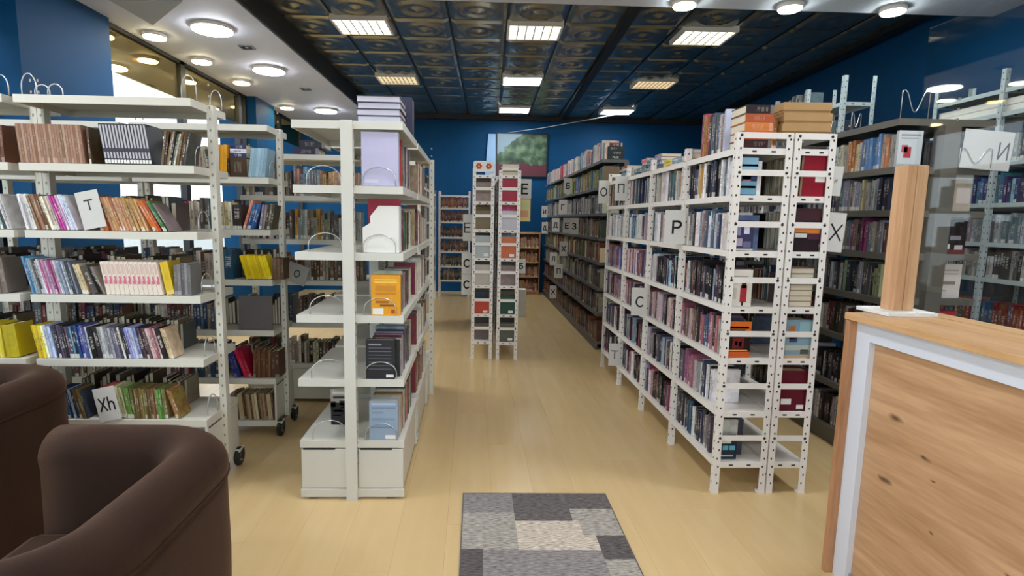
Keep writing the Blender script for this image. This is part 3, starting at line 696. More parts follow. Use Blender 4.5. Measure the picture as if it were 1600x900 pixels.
# neighbouring trolley at the left frame edge
fr2 = Frame((-3.275, 2.93, 0), 0); J2 = 'left edge trolley'
run(fr2, .70, 1.80, [(1, .03, .19, ['#4f2c20'], 0), (8, .014, .19, ['#5b3526', '#6a4030', '#54301f'], 0)], 'top row, ' + J2, kind='journal', plain=True)
run(fr2, .70, 1.455, [(4, .013, .185, ['#4f1420', '#5c1a28', '#6a2030', '#451018'], -8), (2, .012, .185, ['#7f9a98', '#dfe0dc'], -14), (4, .0125, .185, ['#8ca4a0', '#3d4446', '#e2dfe0', '#c8c0c0'], -15)], 'second row, ' + J2, kind='journal')
run(fr2, .66, 1.115, [(2, .02, .19, ['#dfd8c8', '#cfc8b4'], -6), (3, .035, .19, ['#857a6c', '#8a8072', '#7a6f62'], -6)], 'third row, ' + J2, kind='journal', plain=True)
run(fr2, .60, .765, [(12, .013, .185, ['#e0c81a', '#d8be12', '#e9d636', '#ded04c'], -3), (1, .06, .185, ['#bfa51c'], -5)], 'fourth row, ' + J2, kind='journal', plain=True)
PDARK = ['#3a332c', '#5a4a3a', '#6a5a48', '#2c2a2a', '#7a6a58', '#4a4a48', '#8a7a66']
PMIX = ['#5c5348', '#8a7c6a', '#b9ac98', '#3c3a3c', '#6a4a3c', '#c8c0b0', '#4a5a6a', '#7c2c34', '#2c3c5c']
for o0, L0 in ((-2.335, .88), (-3.275, .88)):
    fb = Frame((o0 + L0, 3.33, 0), PI)
    for zz in ZT[1:]: fill(fb, .22, L0 - .03, zz, PDARK if zz < 1.2 else PMIX, '', hmin=.14, hmax=.2, gap=.06)
# rear trolley
f3 = Frame((-2.245, 3.72, 0), 0); J3 = 'rear trolley'
for zz in ZT[1:]: fill(f3, .03, .50, zz, PMIX, '', hmin=.15, hmax=.21)
run(f3, .545, 1.80, [(3, .02, .205, ['#d89a1c', '#cf8e18', '#e0a62a'], 3), (1, .012, .12, ['#3a2a20'], 0)], 'top row, ' + J3, kind='journal', plain=True)
for k, (c, h) in enumerate((('#3c3470', .03), ('#e0dfe6', .025), ('#2a2f5c', .03))): put_book(f3, .632, .03, 1.80 + .13 + sum((.03, .025, .03)[:k]), h, .13, .105, c, 0, True, 'journal', ('purple', 'white', 'navy')[k] + ' journal lying in the small pile on the top row, rear trolley', flat=True)
put_book(f3, .632, .02, 1.802, .128, .15, .11, '#4a3826', 0, True, 'journal', 'dark brown bound volume under the small pile, rear trolley', plain=True, flat=True)
run(f3, .752, 1.80, [(5, .021, .19, ['#9fbccb', '#8fb0c2', '#a6c4d2', '#94b4c4', '#88a8ba'], 8, 'pale blue bound volume in the leaning set, rear trolley', 'pale blue leaning volumes')], '', kind='journal', plain=True)
run(f3, .56, 1.455, [(3, .025, .18, ['#c9bd9a', '#b7a57c', '#d2c6a8'], -2), (1, .05, .16, ['#3a3026'], 0)], 'second row, ' + J3, kind='journal')
run(f3, .70, 1.455, [(1, .013, .2, ['#e09a5c'], 19), (4, .0145, .175, ['#2e5fa0', '#2a4f8a', '#3a78b4', '#244478'], 17), (5, .0155, .165, ['#8a7f96', '#a8889c', '#3a342e', '#6a5a4a', '#544634'], 10)], 'second row right, ' + J3, kind='journal')
run(f3, .56, 1.115, [(1, .06, .2, ['#2a5a6a'], 0)], 'third row, ' + J3, kind='journal')
run(f3, .665, 1.115, [(7, .0195, .165, ['#e6c800', '#dcbc00', '#eed21a', '#e2c40a'], -15, 'yellow journal in the leaning set, rear trolley', 'yellow leaning journals'), (1, .03, .165, ['#f0d400'], -15), (3, .024, .15, ['#6a4a34', '#7c5a3e', '#5a3e2c'], 0)], 'third row end, ' + J3, kind='journal', plain=True)
t = link('grey_board', MB().bevbox((0, 0, 0), (.23, .012, .235), .002, mat('grey_fibreboard', '#5e5856', .8, noise=.1, nscale=30)).mesh('grey_board'), None, (-1.60, 3.735, .767), (-.06, 0, 0), label='plain dark grey board standing on the rear trolley below the yellow journals', category='board')
put_book(f3, .64, .05, 1.03, .03, .15, .2, '#3c9a98', 0, True, 'journal', 'teal journal lying on top of the grey board, rear trolley', flat=True) if False else None
run(f3, .60, .425, [(2, .022, .2, ['#23307a', '#1c2660'], -14), (2, .024, .21, ['#c01c44', '#a8163a'], -20), (7, .0165, .2, ['#6a4026', '#5c3620', '#754a30', '#4f2e1c'], 2), (2, .03, .19, ['#4a2c1c', '#54321f'], 0)], 'lower row, ' + J3, kind='journal', plain=True)
run(f3, .58, .12, [(18, .0145, .19, ['#8c7452', '#a8906a', '#6c4a34', '#bfae84', '#c8b890', '#5a3e2c'], -5)], 'bottom row, ' + J3, kind='journal', plain=True)
for o0 in (-2.245, -3.20):
    fb = Frame((o0 + .89, 4.10, 0), PI)
    for zz in ZT[1:]: fill(fb, .03, .85, zz, PDARK, '', hmin=.13, hmax=.2, gap=.05)
for zz in ZT[1:]: fill(Frame((-3.20, 3.72, 0), 0), .03, .85, zz, PMIX, '', hmin=.14, hmax=.2)
# crosswise shelving behind
for zz, pal in zip(ZCU[1:], (['#2c1820', '#c89a86', '#8cb4d2', '#d8b070', '#7c8a94'], ['#8a948c', '#c8922c', '#b08a50', '#dcdad4', '#6a5a4a'], ['#7a1c34', '#5c3a24', '#6f4a2e', '#8a5c3c', '#b9b0a0'], PDARK, ['#c8bda0', '#3a2c24', '#7c6a50', '#b4a684', '#e0dccf'])):
    fill(Frame((-1.85, 4.45, 0), 0), .42, .97, zz, pal, '', hmin=.16, hmax=.24)
    fill(Frame((-1.85, 4.45, 0), 0), .02, .40, zz, PMIX, '', hmin=.16, hmax=.24)
    fill(Frame((-.80, 4.45, 0), 0), .02, .42, zz, pal, '', hmin=.16, hmax=.24)
ft3 = Frame((-1.85, 4.45, 0), 0)
for k, (x_, z_, t_, c_, l_) in enumerate(((.42, 0, .05, '#2a2440', 'dark purple box lying on the crosswise shelving behind the trolleys'), (.47, .051, .06, '#221c2c', 'black box on top of the purple box, crosswise shelving'))):
    put_book(ft3, x_, .03, 2.037 + z_, t_, .2, .2, c_, 0, True, 'box', l_, flat=True, plain=True)

# ================================================================= books on the aisle-head shelving
def hero(fr, x, y, z, t, d, h, col, label, prints=(), side=-1, cat='book', plain=True, lean=0):
    """a book whose front cover is turned to the viewer, with its printed areas; u, v are fractions from the viewer's lower left"""
    NB[0] += 1
    root = thing('book', label, cat, fr.pt(x, y, z + .002), fr.rz)
    b = link('cover', PLAIN if plain else BOOK, root); b.scale = (t, d, h); b.color = lin(col)
    for u0, v0, u1, v1, c in prints:
        ya, yb = (d * (1 - u0), d * (1 - u1)) if side < 0 else (d * u0, d * u1)
        xx = -.0007 if side < 0 else t + .0007
        MB().box((xx - .0005, ya, h * v0), (xx + .0005, yb, h * v1), mat('print_' + c.strip('#'), c, .5)).build('label' if c == '#e6e4de' else 'print', root)
    return root
fc = Frame((-.36, 2.87, 0), PI / 2)
CU = 'shelving nearest rug'
hero(fc, .012, .025, 1.71, .045, .19, .272, '#bcb9d6', 'large lavender hardback facing the viewer on the top shelf nearest the rug', [(.08, .05, .45, .12, '#c9c8dc')])
def crow(z, items, nm, x0, i0=0): return run(fc, x0, z, items, nm + ', ' + CU, y=.02, kind='book', end='front', i0=i0)
crow(1.71, [(1, .025, .27, ['#8a5a58'], 0), (3, .03, .25, ['#a82a30', '#b8403c', '#7c4a6a'], 0), (1, .03, .24, ['#4c5c34'], 0), (2, .03, .25, ['#c89a70', '#b5453c'], 0), (3, .03, .235, ['#d8d0c0', '#3c4c5c', '#c8b4a0'], 0), (7, .032, .24, ['#8a3a3c', '#e0dcd0', '#3c3a44', '#7a6a8a', '#c0a888', '#5a3a4a', '#dcd8cc'], 0)], 'top row', .062)
# white magazine holder with a red folder and its neighbours
t = thing('magazine_holder', 'white cut-away magazine holder on the second shelf nearest the rug', 'magazine holder', (-.385, 2.89, 1.365))
mh = MB(); prof = [(0, 0), (0, .245), (-.105, .245), (-.15, .19), (-.15, .155), (-.19, .13), (-.19, 0)]
for y in (0, .077): mh.add([(a, y + e, b) for e in (0, .003) for a, b in prof], [tuple(range(7)), tuple(range(13, 6, -1))] + [(i, i + 7, (i + 1) % 7 + 7, (i + 1) % 7) for i in range(7)], PAPER)
mh.box((-.003, .003, 0), (0, .077, .245), PAPER).box((-.19, .003, 0), (-.187, .077, .13), PAPER).box((-.19, .003, 0), (0, .077, .003), PAPER)
mh.build('holder', t)
hero(fc, .105, .03, 1.363, .03, .17, .285, '#b0122c', 'tall red folder behind the white magazine holder', cat='folder')
crow(1.363, [(1, .02, .24, ['#d0ccd4'], 0), (2, .028, .225, ['#6a3048', '#8a4a5c'], 0), (3, .03, .225, ['#5a5f66', '#7a7f88', '#4a4c54'], 0), (1, .028, .22, ['#2f6a44'], 0), (2, .028, .22, ['#c8a030', '#2c2420'], 0), (9, .03, .22, ['#2a2226', '#c8b89c', '#5c2c34', '#dcd6c8', '#3a3c44'], 0)], 'second row', .138)
hero(fc, .012, .018, 1.03, .035, .155, .215, '#e09a18', 'orange-yellow book facing the viewer on the third shelf nearest the rug', [(.15, .52, .85, .56, '#c07c10'), (.15, .60, .85, .74, '#c8840f'), (.12, .80, .88, .84, '#f0c050'), (.12, .87, .88, .9, '#f0c050'), (.15, .30, .6, .36, '#a8640c'), (.3, .22, .8, .27, '#8a4c14'), (.05, .02, .42, .17, '#e6e4de'), (.68, .04, .8, .14, '#b03a1a')])
crow(1.03, [(1, .03, .21, ['#c8ccd0'], 0), (1, .035, .205, ['#20263c'], 0), (2, .03, .205, ['#5f6a66', '#2f3c2c'], 0), (1, .04, .22, ['#d8d4c4'], 0), (4, .028, .215, ['#b8908c', '#8c6a6c', '#d8b0a8', '#6a4c50'], 0), (9, .03, .21, ['#c8c0b0', '#4c3c3c', '#8a6c5c', '#dcd8d0', '#3a4c5c'], 0)], 'third row', .05)
hero(fc, .012, .05, .68, .04, .155, .215, '#26262a', 'black book with grey text facing the viewer on the fourth shelf', [(.1, .86, .55, .9, '#8a8a90')] + [(.1, .78 - .09 * k, .88, .80 - .09 * k, '#5c5c66') for k in range(7)] + [(.7, .04, .96, .11, '#e6e4de')])
crow(.68, [(2, .02, .21, ['#2a2a30', '#a8a498'], 0), (3, .022, .215, ['#5a2030', '#8a4458', '#c8b4bc'], 0), (2, .02, .225, ['#6a5a80', '#dcdcdc'], 0), (2, .024, .225, ['#201e26', '#3a3a44'], 0), (1, .05, .245, ['#7d97a8'], 0), (10, .03, .22, ['#8a7a6a', '#3a3434', '#c4b49c', '#5a4a5c', '#dcd4c4'], 0)], 'fourth row', .055)
hero(fc, .012, .035, .335, .045, .155, .22, '#8fa3b8', 'blue-grey book facing the viewer on the bottom shelf nearest the rug', [(.08, .9, .92, .94, '#b4c4d4'), (.08, .80, .92, .84, '#7388a0'), (.1, .68, .5, .72, '#7c90a6'), (.08, .3, .9, .34, '#6f86a0'), (.08, .5, .9, .56, '#7f95ac'), (.56, .02, .92, .12, '#e6e4de')])
crow(.335, [(2, .028, .215, ['#cbb9a4', '#d8cab4'], 0), (2, .02, .225, ['#b9a88a', '#7f8a5c'], 0), (2, .022, .225, ['#a02838', '#c8c4b8'], 0), (1, .02, .215, ['#2a2024'], 0), (1, .055, .25, ['#1f5560'], 0), (1, .03, .24, ['#c06a70'], 0), (10, .03, .22, ['#7a5c4c', '#c8bca8', '#34404c', '#5a2c34', '#dcd8cc'], 0)], 'bottom row', .06)
fcl = Frame((-.925, 3.59, 0), -PI / 2)
hero(fcl, .46, .11, .335, .03, .145, .215, '#b4aea4', 'black and grey picture book facing the viewer on the lowest left shelf', [(.08, .86, .9, .93, '#e4e0da'), (.1, .74, .62, .80, '#3a3634'), (0, 0, 1, .62, '#1a1718'), (.0, .5, .2, .66, '#2c2628'), (.35, .55, .6, .68, '#1a1718'), (.1, .36, .5, .42, '#6a5458'), (.4, .46, .8, .5, '#7a666a'), (.05, .25, .4, .28, '#8c7a78'), (.5, .3, .92, .33, '#54464a')], side=1)
fc2 = Frame((-.36, 3.665, 0), PI / 2)
for zz in ZCU[1:]: fill(fc2, .03, .72, zz, ['#d8cdb8', '#8a7060', '#c8b8a0', '#5a4a44', '#7a3038', '#e0dcd0'], '', hmin=.18, hmax=.24)
# on top
ftop = Frame((-.37, 3.18, 2.037), PI)
for k in range(4): put_book(ftop, .004 + .004 * (k % 2), .0, .0335 * k, .033, .27, .225, '#3a3550', 0, True, 'book', 'white-edged volume lying on top of the shelving nearest the rug, %s from below' % ordw(k), flat=True, me=PALE)
link('storage_box', MB().bevbox((0, 0, 0), (.10, .12, .21), .004, mat('navy_board', '#201f3a', .6)).mesh('storage_box'), None, (-.46, 3.30, 2.037), label='tall dark navy box standing behind the white-edged volumes', category='box')
t = thing('small_plant', 'small green potted plant at the far end above the shelving nearest the rug', 'plant', (-.42, 3.52, 2.037))
MB().lathe([(.025, 0), (.034, .05), (.03, .05), (.0, .045)], RACKWHITE, 12).build('pot', t)
lf = MB()
for k in range(14):
    a = k * 2.4; lf.add([(0, 0, .04), (.02 * math.cos(a + .5), .02 * math.sin(a + .5), .075), (.045 * math.cos(a), .045 * math.sin(a), .07 + .003 * k), (.02 * math.cos(a - .5), .02 * math.sin(a - .5), .075)], [(0, 1, 2, 3)], mat('leaf_green', '#3f7a38', .6))
lf.build('leaves', t)

# ================================================================= the white racks on the right
PF1 = ['#2a2630', '#5b5260', '#8a8288', '#d9d5d8', '#ece8e4', '#6a3548', '#96526c', '#26304a', '#3f5876', '#17161c', '#9aa8b8', '#c8bcb4', '#4c242e', '#b8707e', '#3a3640', '#17161c', '#e0dcda', '#454c56']
PFT = ['#5a6c78', '#e4e0d8', '#b9b4b4', '#ece8e4', '#a89c98', '#26242c', '#7a4458', '#c8a468', '#323f66', '#4c706c', '#2a2830', '#e8e4e2']
PFD = ['#26262c', '#4a4650', '#1c181c', '#8c8890', '#5c4e58', '#d4d0d2', '#3c2a34', '#17161a']
PFB = ['#6c82a0', '#d0d2da', '#8e9ab0', '#e6e2e4', '#44526c', '#b89c96', '#e4dad2', '#25262e', '#c8ccd4']
PFO = ['#7a5a4c', '#6a4a5c', '#a05a68', '#4c5c80', '#3a343c', '#b07a84', '#5a5466', '#c0a8a8', '#2e2c34']
PALS = {1.70: PFT, 1.40: PFB, 1.09: PFD + ['#8a3c40', '#9cb4d0'], .80: PFO, .49: PF1, .19: PF1}
RN = {1.70: 'top shelf', 1.40: 'second shelf', 1.09: 'third shelf', .80: 'fourth shelf', .49: 'fifth shelf', .19: 'lowest shelf'}
def fend(bay): return Frame((1.40, YF[bay + 1], 0), -PI / 2)
f0 = fend(0); BL = .6875
def fill_bays(o, rz, L, nb, z, pal, last=0, **k):
    d = Matrix.Rotation(rz, 3, 'Z') @ Vector((1, 0, 0))
    for i in range(nb): fill(Frame(Vector(o) + d * (L / nb * i), rz), .014, L / nb - .03 - (last if i == nb - 1 else 0), z, pal, '', **k)
# covers at the near end
hero(f0, BL - .045, .02, 1.70, .022, .115, .205, '#1d2a4a', 'blue picture book facing the rack end, top shelf of the aisle rack', [(0, .62, 1, .97, '#8fc0dc'), (0, .74, 1, .80, '#b4dce4'), (0, .40, 1, .62, '#20305c'), (.3, .36, .7, .5, '#a86a7c'), (0, .02, 1, .36, '#6f9cb4'), (.05, .18, .95, .24, '#a8ccd4')], side=1)
hero(f0, BL - .047, .02, 1.40, .022, .12, .165, '#3a3a5c', 'purple-blue picture book facing the rack end, second shelf', [(.1, .5, .4, .9, '#8c8cb0'), (.55, .55, .8, .95, '#dcdcec'), (.2, .15, .5, .4, '#b4a8bc'), (.55, .1, .9, .3, '#6a6a90'), (0, 0, 1, .06, '#c8bcb0')], side=1)
hero(f0, BL - .047, .02, 1.09, .03, .13, .205, '#ddd5c8', 'cream book with a red figure facing the rack end, third shelf', [(.5, .12, .78, .58, '#a82434'), (.55, .5, .75, .66, '#2c1c20'), (.58, .02, .66, .14, '#2c1c20'), (.08, .8, .8, .83, '#a89c8c'), (.08, .72, .6, .75, '#b4a898'), (.1, .2, .35, .5, '#c8bfb0')], side=1)
hero(f0, BL - .05, .02, .80, .032, .145, .205, '#2a1414', 'orange and black book facing the rack end, fourth shelf', [(0, .72, 1, 1, '#d8681c'), (.1, .80, .9, .86, '#f0a030'), (.15, .74, .8, .78, '#f0a030'), (.3, .25, .75, .55, '#6a1418'), (.4, .35, .5, .45, '#c8b0a0'), (.55, .32, .66, .44, '#b09080'), (0, .0, 1, .16, '#c85820'), (.1, .18, .9, .21, '#f0b070')], side=1)
hero(f0, BL - .06, .02, .19, .02, .125, .14, '#1f2f38', 'small dark book with pale lettering facing the rack end, lowest shelf', [(.12, .68, .72, .80, '#e4e8e8'), (.05, .40, .28, .58, '#5fb0c8'), (.34, .40, .6, .58, '#5fb0c8'), (.66, .40, .92, .58, '#5fb0c8'), (.05, .12, .85, .18, '#a8c4cc')], side=1)
for z, stop in ((1.70, .06), (1.40, .06), (1.09, .06), (.80, .06), (.49, .13), (.19, .08)):
    fill(f0, .012, BL - stop, z, PALS[z], RN[z] + ', aisle rack first bay', y=.022, hmin=.185, hmax=.225, tmin=.017, tmax=.028, single=True, end='near end', rev=True, i0=1 if stop < .1 else 0)
fh = Frame((1.935, 2.92, 0), PI / 2)
HR = 'second rack from the aisle'
hero(fh, .02, .025, 1.70, .03, .125, .235, '#8c0f20', 'dark red book at the end of the %s, top shelf' % HR, [(.55, .32, .98, .50, '#e6e4de')])
run(fh, .056, 1.70, [(2, .03, .21, ['#c8a070', '#8a8068'], 0), (6, .03, .21, ['#8c8878', '#a89c88', '#6a6458'], 0)], 'top shelf, ' + HR, y=.06, end='front', i0=1)
hero(fh, .02, .03, 1.40, .04, .14, .235, '#241014', 'black book with an orange band at the end of the %s' % HR, [(0, .70, 1, 1, '#3a1018'), (0, .42, 1, .54, '#d87a1c'), (.02, .32, .5, .44, '#dcdcd8'), (.55, .28, 1, .42, '#4c1c34')])
run(fh, .065, 1.40, [(8, .03, .215, ['#c8c8c4', '#9ca09c', '#dcdcd4', '#8c948c'], 0)], 'second shelf, ' + HR, y=.03, end='front', i0=1)
for k in range(7): put_book(Frame((1.905, 3.10, 1.092), PI), 0, 0, .031 * k, .03, .15, .13, ('#c8a48c', '#b9907c', '#d8c4a8')[k % 3], 0, True, 'book', 'pink-edged book in the flat stack at the end of the second rack, %s from below' % ordw(k), flat=True)
hero(fh, .02, .02, .80, .025, .15, .215, '#7f9cab', 'blue-green picture book at the end of the %s' % HR, [(.1, .5, .35, .85, '#b06a30'), (.15, .42, .45, .58, '#2c3c5c'), (.5, .7, .95, .95, '#8cb0b4'), (0, .2, 1, .34, '#b4bcb0'), (.6, .1, .9, .22, '#54564c'), (0, 0, 1, .08, '#c09a70')])
run(fh, .05, .80, [(2, .03, .21, ['#8a8478', '#b0a890'], 0)], 'fourth shelf, ' + HR, y=.03, end='front', i0=1)
hero(fh, .02, .015, .49, .09, .185, .235, '#58081e', 'thick maroon box file at the end of the %s' % HR, [(.18, .16, .5, .30, '#e6e4de'), (.68, .05, .9, .15, '#e6e4de'), (.05, .52, .9, .535, '#8a2a3c')], cat='box file')
# along the top of the aisle rack
pf = Frame((1.40, YF[1], 0), -PI / 2)
run(pf, .10, 1.95, [(1, .045, .275, ['#b03a46'], 0), (2, .028, .26, ['#c8965c', '#b04a3c'], 0), (1, .03, .25, ['#2c2f48'], 0), (2, .03, .245, ['#7d7460', '#3f4a5c'], 0), (2, .024, .235, ['#6a5c4c', '#3c5c8c'], 0), (2, .026, .225, ['#c8beb4', '#8a6a7a'], 0), (2, .014, .24, ['#dcd8d4', '#c4c8d8'], 0)], 'on top of the aisle rack', y=.04, end='far end')
for k, (c, n) in enumerate((('#3a1210', 'dark red'), ('#c8642c', 'orange-brown'), ('#d07838', 'orange'), ('#b0542c', 'rust'), ('#241216', 'black'))): put_book(Frame((1.447, 2.94, 1.951), 0), 0, 0, (.0, .045, .09, .135, .18)[k], .044, .17, .15, c, 0, True, 'book', '%s volume in the stack at the near end above the aisle rack' % n, flat=True, plain=True)
run(Frame((1.605, 2.96, 0), 0), .0, 1.95, [(2, .02, .17, ['#d89a50', '#c8842c'], 0)], 'upright beside the orange stack', kind='book')
ctop = ['#d8d0c0', '#8fb4bc', '#e0c050', '#c85a5c', '#7c8ca8', '#e4e0d8', '#5c8a94', '#c8a4b4', '#3a4a6c']
yy = 3.62; k = 0
while yy < 5.42:
    n = random.randint(2, 5); wd = random.uniform(.16, .22); zz = 1.951
    for q in range(n):
        th_ = random.uniform(.015, .035); c = random.choice(ctop)
        put_book(Frame((1.442 + random.uniform(0, .03), yy + wd, 0), -PI / 2), 0, 0, zz, th_, .16, wd * .9, jitter(c), 0, True, 'book', '%s book, %s up in pile %s along the aisle rack top' % (cname(c), ordw(q), ordw(k)), flat=True); zz += th_ + .001
    yy += wd + .02; k += 1
kb = mat('kraft_board', '#a98556', .8, noise=.08, nscale=12)
for k, (dx, nm) in enumerate(((0, 'lowest'), (.004, 'middle'), (-.003, 'topmost'))):
    t = thing('cardboard_box', 'flat brown cardboard box, %s of three stacked on the white rack' % nm, 'box', (1.655 + dx, 2.95, 2.031 + .055 * k), -.04, 'cardboard boxes on the second rack')
    MB().box((0.004, .004, 0), (.256, .286, .044), kb).build('tray', t)
    MB().bevbox((0, 0, .012), (.26, .29, .054), .0015, kb).build('lid', t)
# the bays beyond, singles until the limit, then the mass
for z in (1.70, 1.40, 1.09, .80, .49, .19):
    fill(fend(1), .012, BL - .03, z, PALS[z], RN[z] + ', aisle rack second bay', y=.022, hmin=.185, hmax=.225, tmin=.017, tmax=.028, single=z in (1.40, 1.09), end='near end', rev=True, gap=.03)
for bay in (2, 3):
    for z in (1.70, 1.40, 1.09, .80, .49, .19): fill(fend(bay), .012, BL - .03, z, PALS[z] if z != 1.09 else ['#7c4c54', '#a87c6c', '#3a5c9c', '#5c4c5c', '#d8b4b4'], '', y=.022, hmin=.18, hmax=.225, gap=.02)
for z in (1.70, 1.40, 1.09, .80):
    fill(fh, .22 if z == 1.09 else .37, .65, z, PFD + PMIX, '', y=.02, hmin=.17, hmax=.22)
    fill_bays((1.935, 2.92 + .6875, 0), PI / 2, 2.06, 3, z, PFD + PMIX, y=.02, hmin=.17, hmax=.22)
for z in (.49, .19): fill_bays((1.935, 2.92 + .6875, 0), PI / 2, 2.06, 3, z, PFD, y=.02)

# ---- mid-aisle racks
for ox, pals in ((0.0, (['#a8482c', '#8a3a24'], ['#8a6a34', '#7a5c2c'], ['#3c342c', '#8a8078'], ['#4c4844', '#8c8478'], ['#b4bcbc', '#2c3c44'], ['#8c8478', '#5c544c'], ['#3a5058', '#8ca4ac'])),
                 (.28, (['#8a1c2c', '#a82c3c'], ['#8c1c34', '#c83c4c'], ['#2c2a2c', '#c8c4c8'], ['#c4c0cc', '#b4b0bc'], ['#c86a3c', '#8a6a3c'], ['#5c4c3c', '#3c342c'], ['#8a7a7c', '#6c5c5c']))):
    fe = Frame((ox, 8.33 if ox == 0 else 8.30, 0), -PI / 2)
    zz = [1.74, 1.44, 1.13, .83, .51, .20]
    for z, p in zip(zz, pals): fill_bays(fe.o, fe.rz, 2.4, 3, z, p + ['#6a5c4c', '#3c3430', '#8a7c6c'], last=.055, y=.02, hmin=.18, hmax=.26, d=(.16, .185))
E1 = Frame((0.235, 5.93, 0), PI / 2); E2 = Frame((.515, 5.90, 0), PI / 2)
for f_, z, c, h, l in ((E1, 1.44, '#7a6a4c', .2, 'olive brown'), (E1, .51, '#b8402c', .16, 'red and white'), (E1, .83, '#b8b0a4', .22, 'grey'), (E1, 1.13, '#aeb8b8', .24, 'pale grey'), (E2, 1.74, '#9c1c34', .24, 'crimson'), (E2, 1.44, '#c4c0cc', .2, 'pale lilac'), (E2, 1.13, '#cc6a3c', .22, 'orange'), (E2, .51, '#1c4434', .2, 'dark green'), (E2, .20, '#5a5c50', .2, 'grey-green')):
    hero(f_, .02, .03, z, .04, .17, h, c, '%s book at the end of the %s mid-aisle rack, %s' % (l, 'left' if f_ is E1 else 'right', {1.74: 'topmost', 1.44: 'second tier', 1.13: 'third tier', .83: 'fourth tier', .51: 'fifth tier', .20: 'lowest tier'}[z]), [(.55, .06, .85, .2, '#e6e4de')] if z in (.51, .20, 1.13) else [])
for k in range(3): put_book(Frame((.50, 6.10, 2.021), PI), 0, 0, .041 * k, .04, .15, .18, ('#dcd8cc', '#8a1c2c', '#a82a34')[k], 0, True, 'book', '%s book lying on top of the right mid-aisle rack' % ('white', 'maroon', 'red')[k], flat=True, plain=True)
t = thing('flower_board', 'white rounded board with two orange flowers on the mid-aisle rack', 'sign', (.005, 5.92, 2.05))
MB().add([(x_, y_, z_) for y_ in (0, .004) for x_, z_ in ((0, 0), (.225, 0), (.225, .1), (.21, .115), (.015, .115), (0, .1))], [tuple(range(6)), tuple(range(11, 5, -1))] + [(i, i + 6, (i + 1) % 6 + 6, (i + 1) % 6) for i in range(6)], PAPER).build('board', t)
om = mat('orange_print', '#d8622a', .6)
for cx in (.06, .165):
    b = MB()
    for q in range(6):
        a = q * PI / 3; b.lathe([(.014, 0), (.014, .001)], om, 8, Matrix.Translation((cx + .02 * math.cos(a), -.0004, .06 + .02 * math.sin(a))) @ Matrix.Rotation(PI / 2, 4, 'X'))
    b.build('flower', t)
# ---- dark shelving, back racks, grey shelving, wall racks
PW = ['#6a4c34', '#8a6c4c', '#4c4038', '#3a4a3c', '#5c5a54', '#8c8478', '#3c2c24', '#7a3a30', '#b0a488', '#2c3a4a']
WP = [['#5c4030', '#8a5c3c', '#3c3430'], PW, ['#8c8478', '#5c544c', '#b4a88c', '#4a3c30'], ['#7a3c34', '#6a6a48', '#c8b88c', '#5c4c3c'], PW, ['#6c6c70', '#8c9098', '#b8b0a0', '#4c443c'], ['#4a5a34', '#8aa04c', '#7c6c4c', '#3a6ab0', '#b8a468'], ['#c8c4bc', '#8a98a8', '#b04044', '#dcd8cc', '#d8b8a8', '#8cb4c8', '#6a5a70']]
for i in range(5):
    fw = Frame((WX, WY[i] + .995, 0), -PI / 2)
    for z, p in zip(ZW, WP): fill(fw, .01, .975, z, p, '', y=.02, hmin=.17, hmax=.24, tmin=.02, tmax=.04, d=(.15, .2))
for k in range(3): put_book(Frame((1.56, 6.42, 2.262), 0), 0, 0, .05 * k, .048, .2, .2, '#1d2a2c', 0, True, 'book', 'dark green boxed volume lying at the near end above the dark shelving', flat=True, plain=True, group='dark volumes above the dark shelving')
put_book(Frame((1.58, 6.42, 2.262), 0), 0, 0, .15, .04, .18, .15, '#7a2420', 0, True, 'book', 'dark red volume on top of the dark green boxed volumes', flat=True, plain=True)
for z, p in zip(ZB, (PDARK, PDARK, ['#5c4438', '#7a4434', '#8a5c40'], ['#7a4c38', '#4c3c30'], ['#8a4c34', '#6a3c2c'], ['#8c5034', '#a86440', '#5c6450'], ['#c8c0b0', '#8a6c44', '#7a3c30'])): 
    if z < 1.99: fill(Frame((-.63, 10.76, 0), 0), .01, .56, z, p, '', hmin=.17, hmax=.23)
    fill_bays((-.70, 7.41, 0), PI / 2, 3.2, 3, z, PDARK + ['#2c3c4c', '#8c8c90'], y=.02, hmin=.17, hmax=.23)
fg = Frame((GX0, 4.23, 0), -PI / 2); fgb = Frame((GX0, 5.27, 0), -PI / 2)
GP = [['#6c7c9c', '#c8a890', '#8a6c5c', '#b4b0a8', '#5c84b8', '#d8c8a8', '#3c5c7c', '#c87c4c'], ['#3c3a44', '#5c5460', '#4c7c84', '#8a8c9c', '#2c2c3c', '#b8b4b4', '#c8b490'], ['#6a6c74', '#8a3c70', '#9c8c84', '#5c4c3c', '#6c8c9c', '#54607c'], ['#4c4c4c', '#8c8c90', '#3c3a3c', '#96a078', '#c8c8cc', '#2c3038'], ['#3c3434', '#c8c4bc', '#7a2838', '#2c2c30', '#5c4c44'], PFD, PFD]
for z, p in zip(ZG[1:], GP):
    n = fill(fg, .02, .905, z, p, '%s, grey shelving by counter' % {1.905: 'top row', 1.645: 'second row', 1.38: 'third row', 1.10: 'fourth row'}.get(z, ''), y=.02, hmin=.18, hmax=.215, tmin=.018, tmax=.03, single=z in (1.905, 1.645, 1.38), end='near end', rev=True)
    fill(fgb, .02, .9, z, p, '', y=.02, hmin=.18, hmax=.215)
fgr = Frame((GX1, 3.30, 0), PI / 2)
hero(Frame((GX0, 4.23, 0), -PI / 2), .915, .02, 1.905, .02, .15, .215, '#c4c8c8', 'pale book with a red figure facing the viewer, grey shelving top row', [(.1, .86, .9, .9, '#8c9498'), (.1, .78, .8, .81, '#9ca4a8'), (.25, .25, .55, .55, '#a83c44'), (.15, .4, .4, .6, '#b4545c'), (0, 0, 1, .08, '#a0a8a8')], side=1) if NB[0] < LIMIT + 12 else None
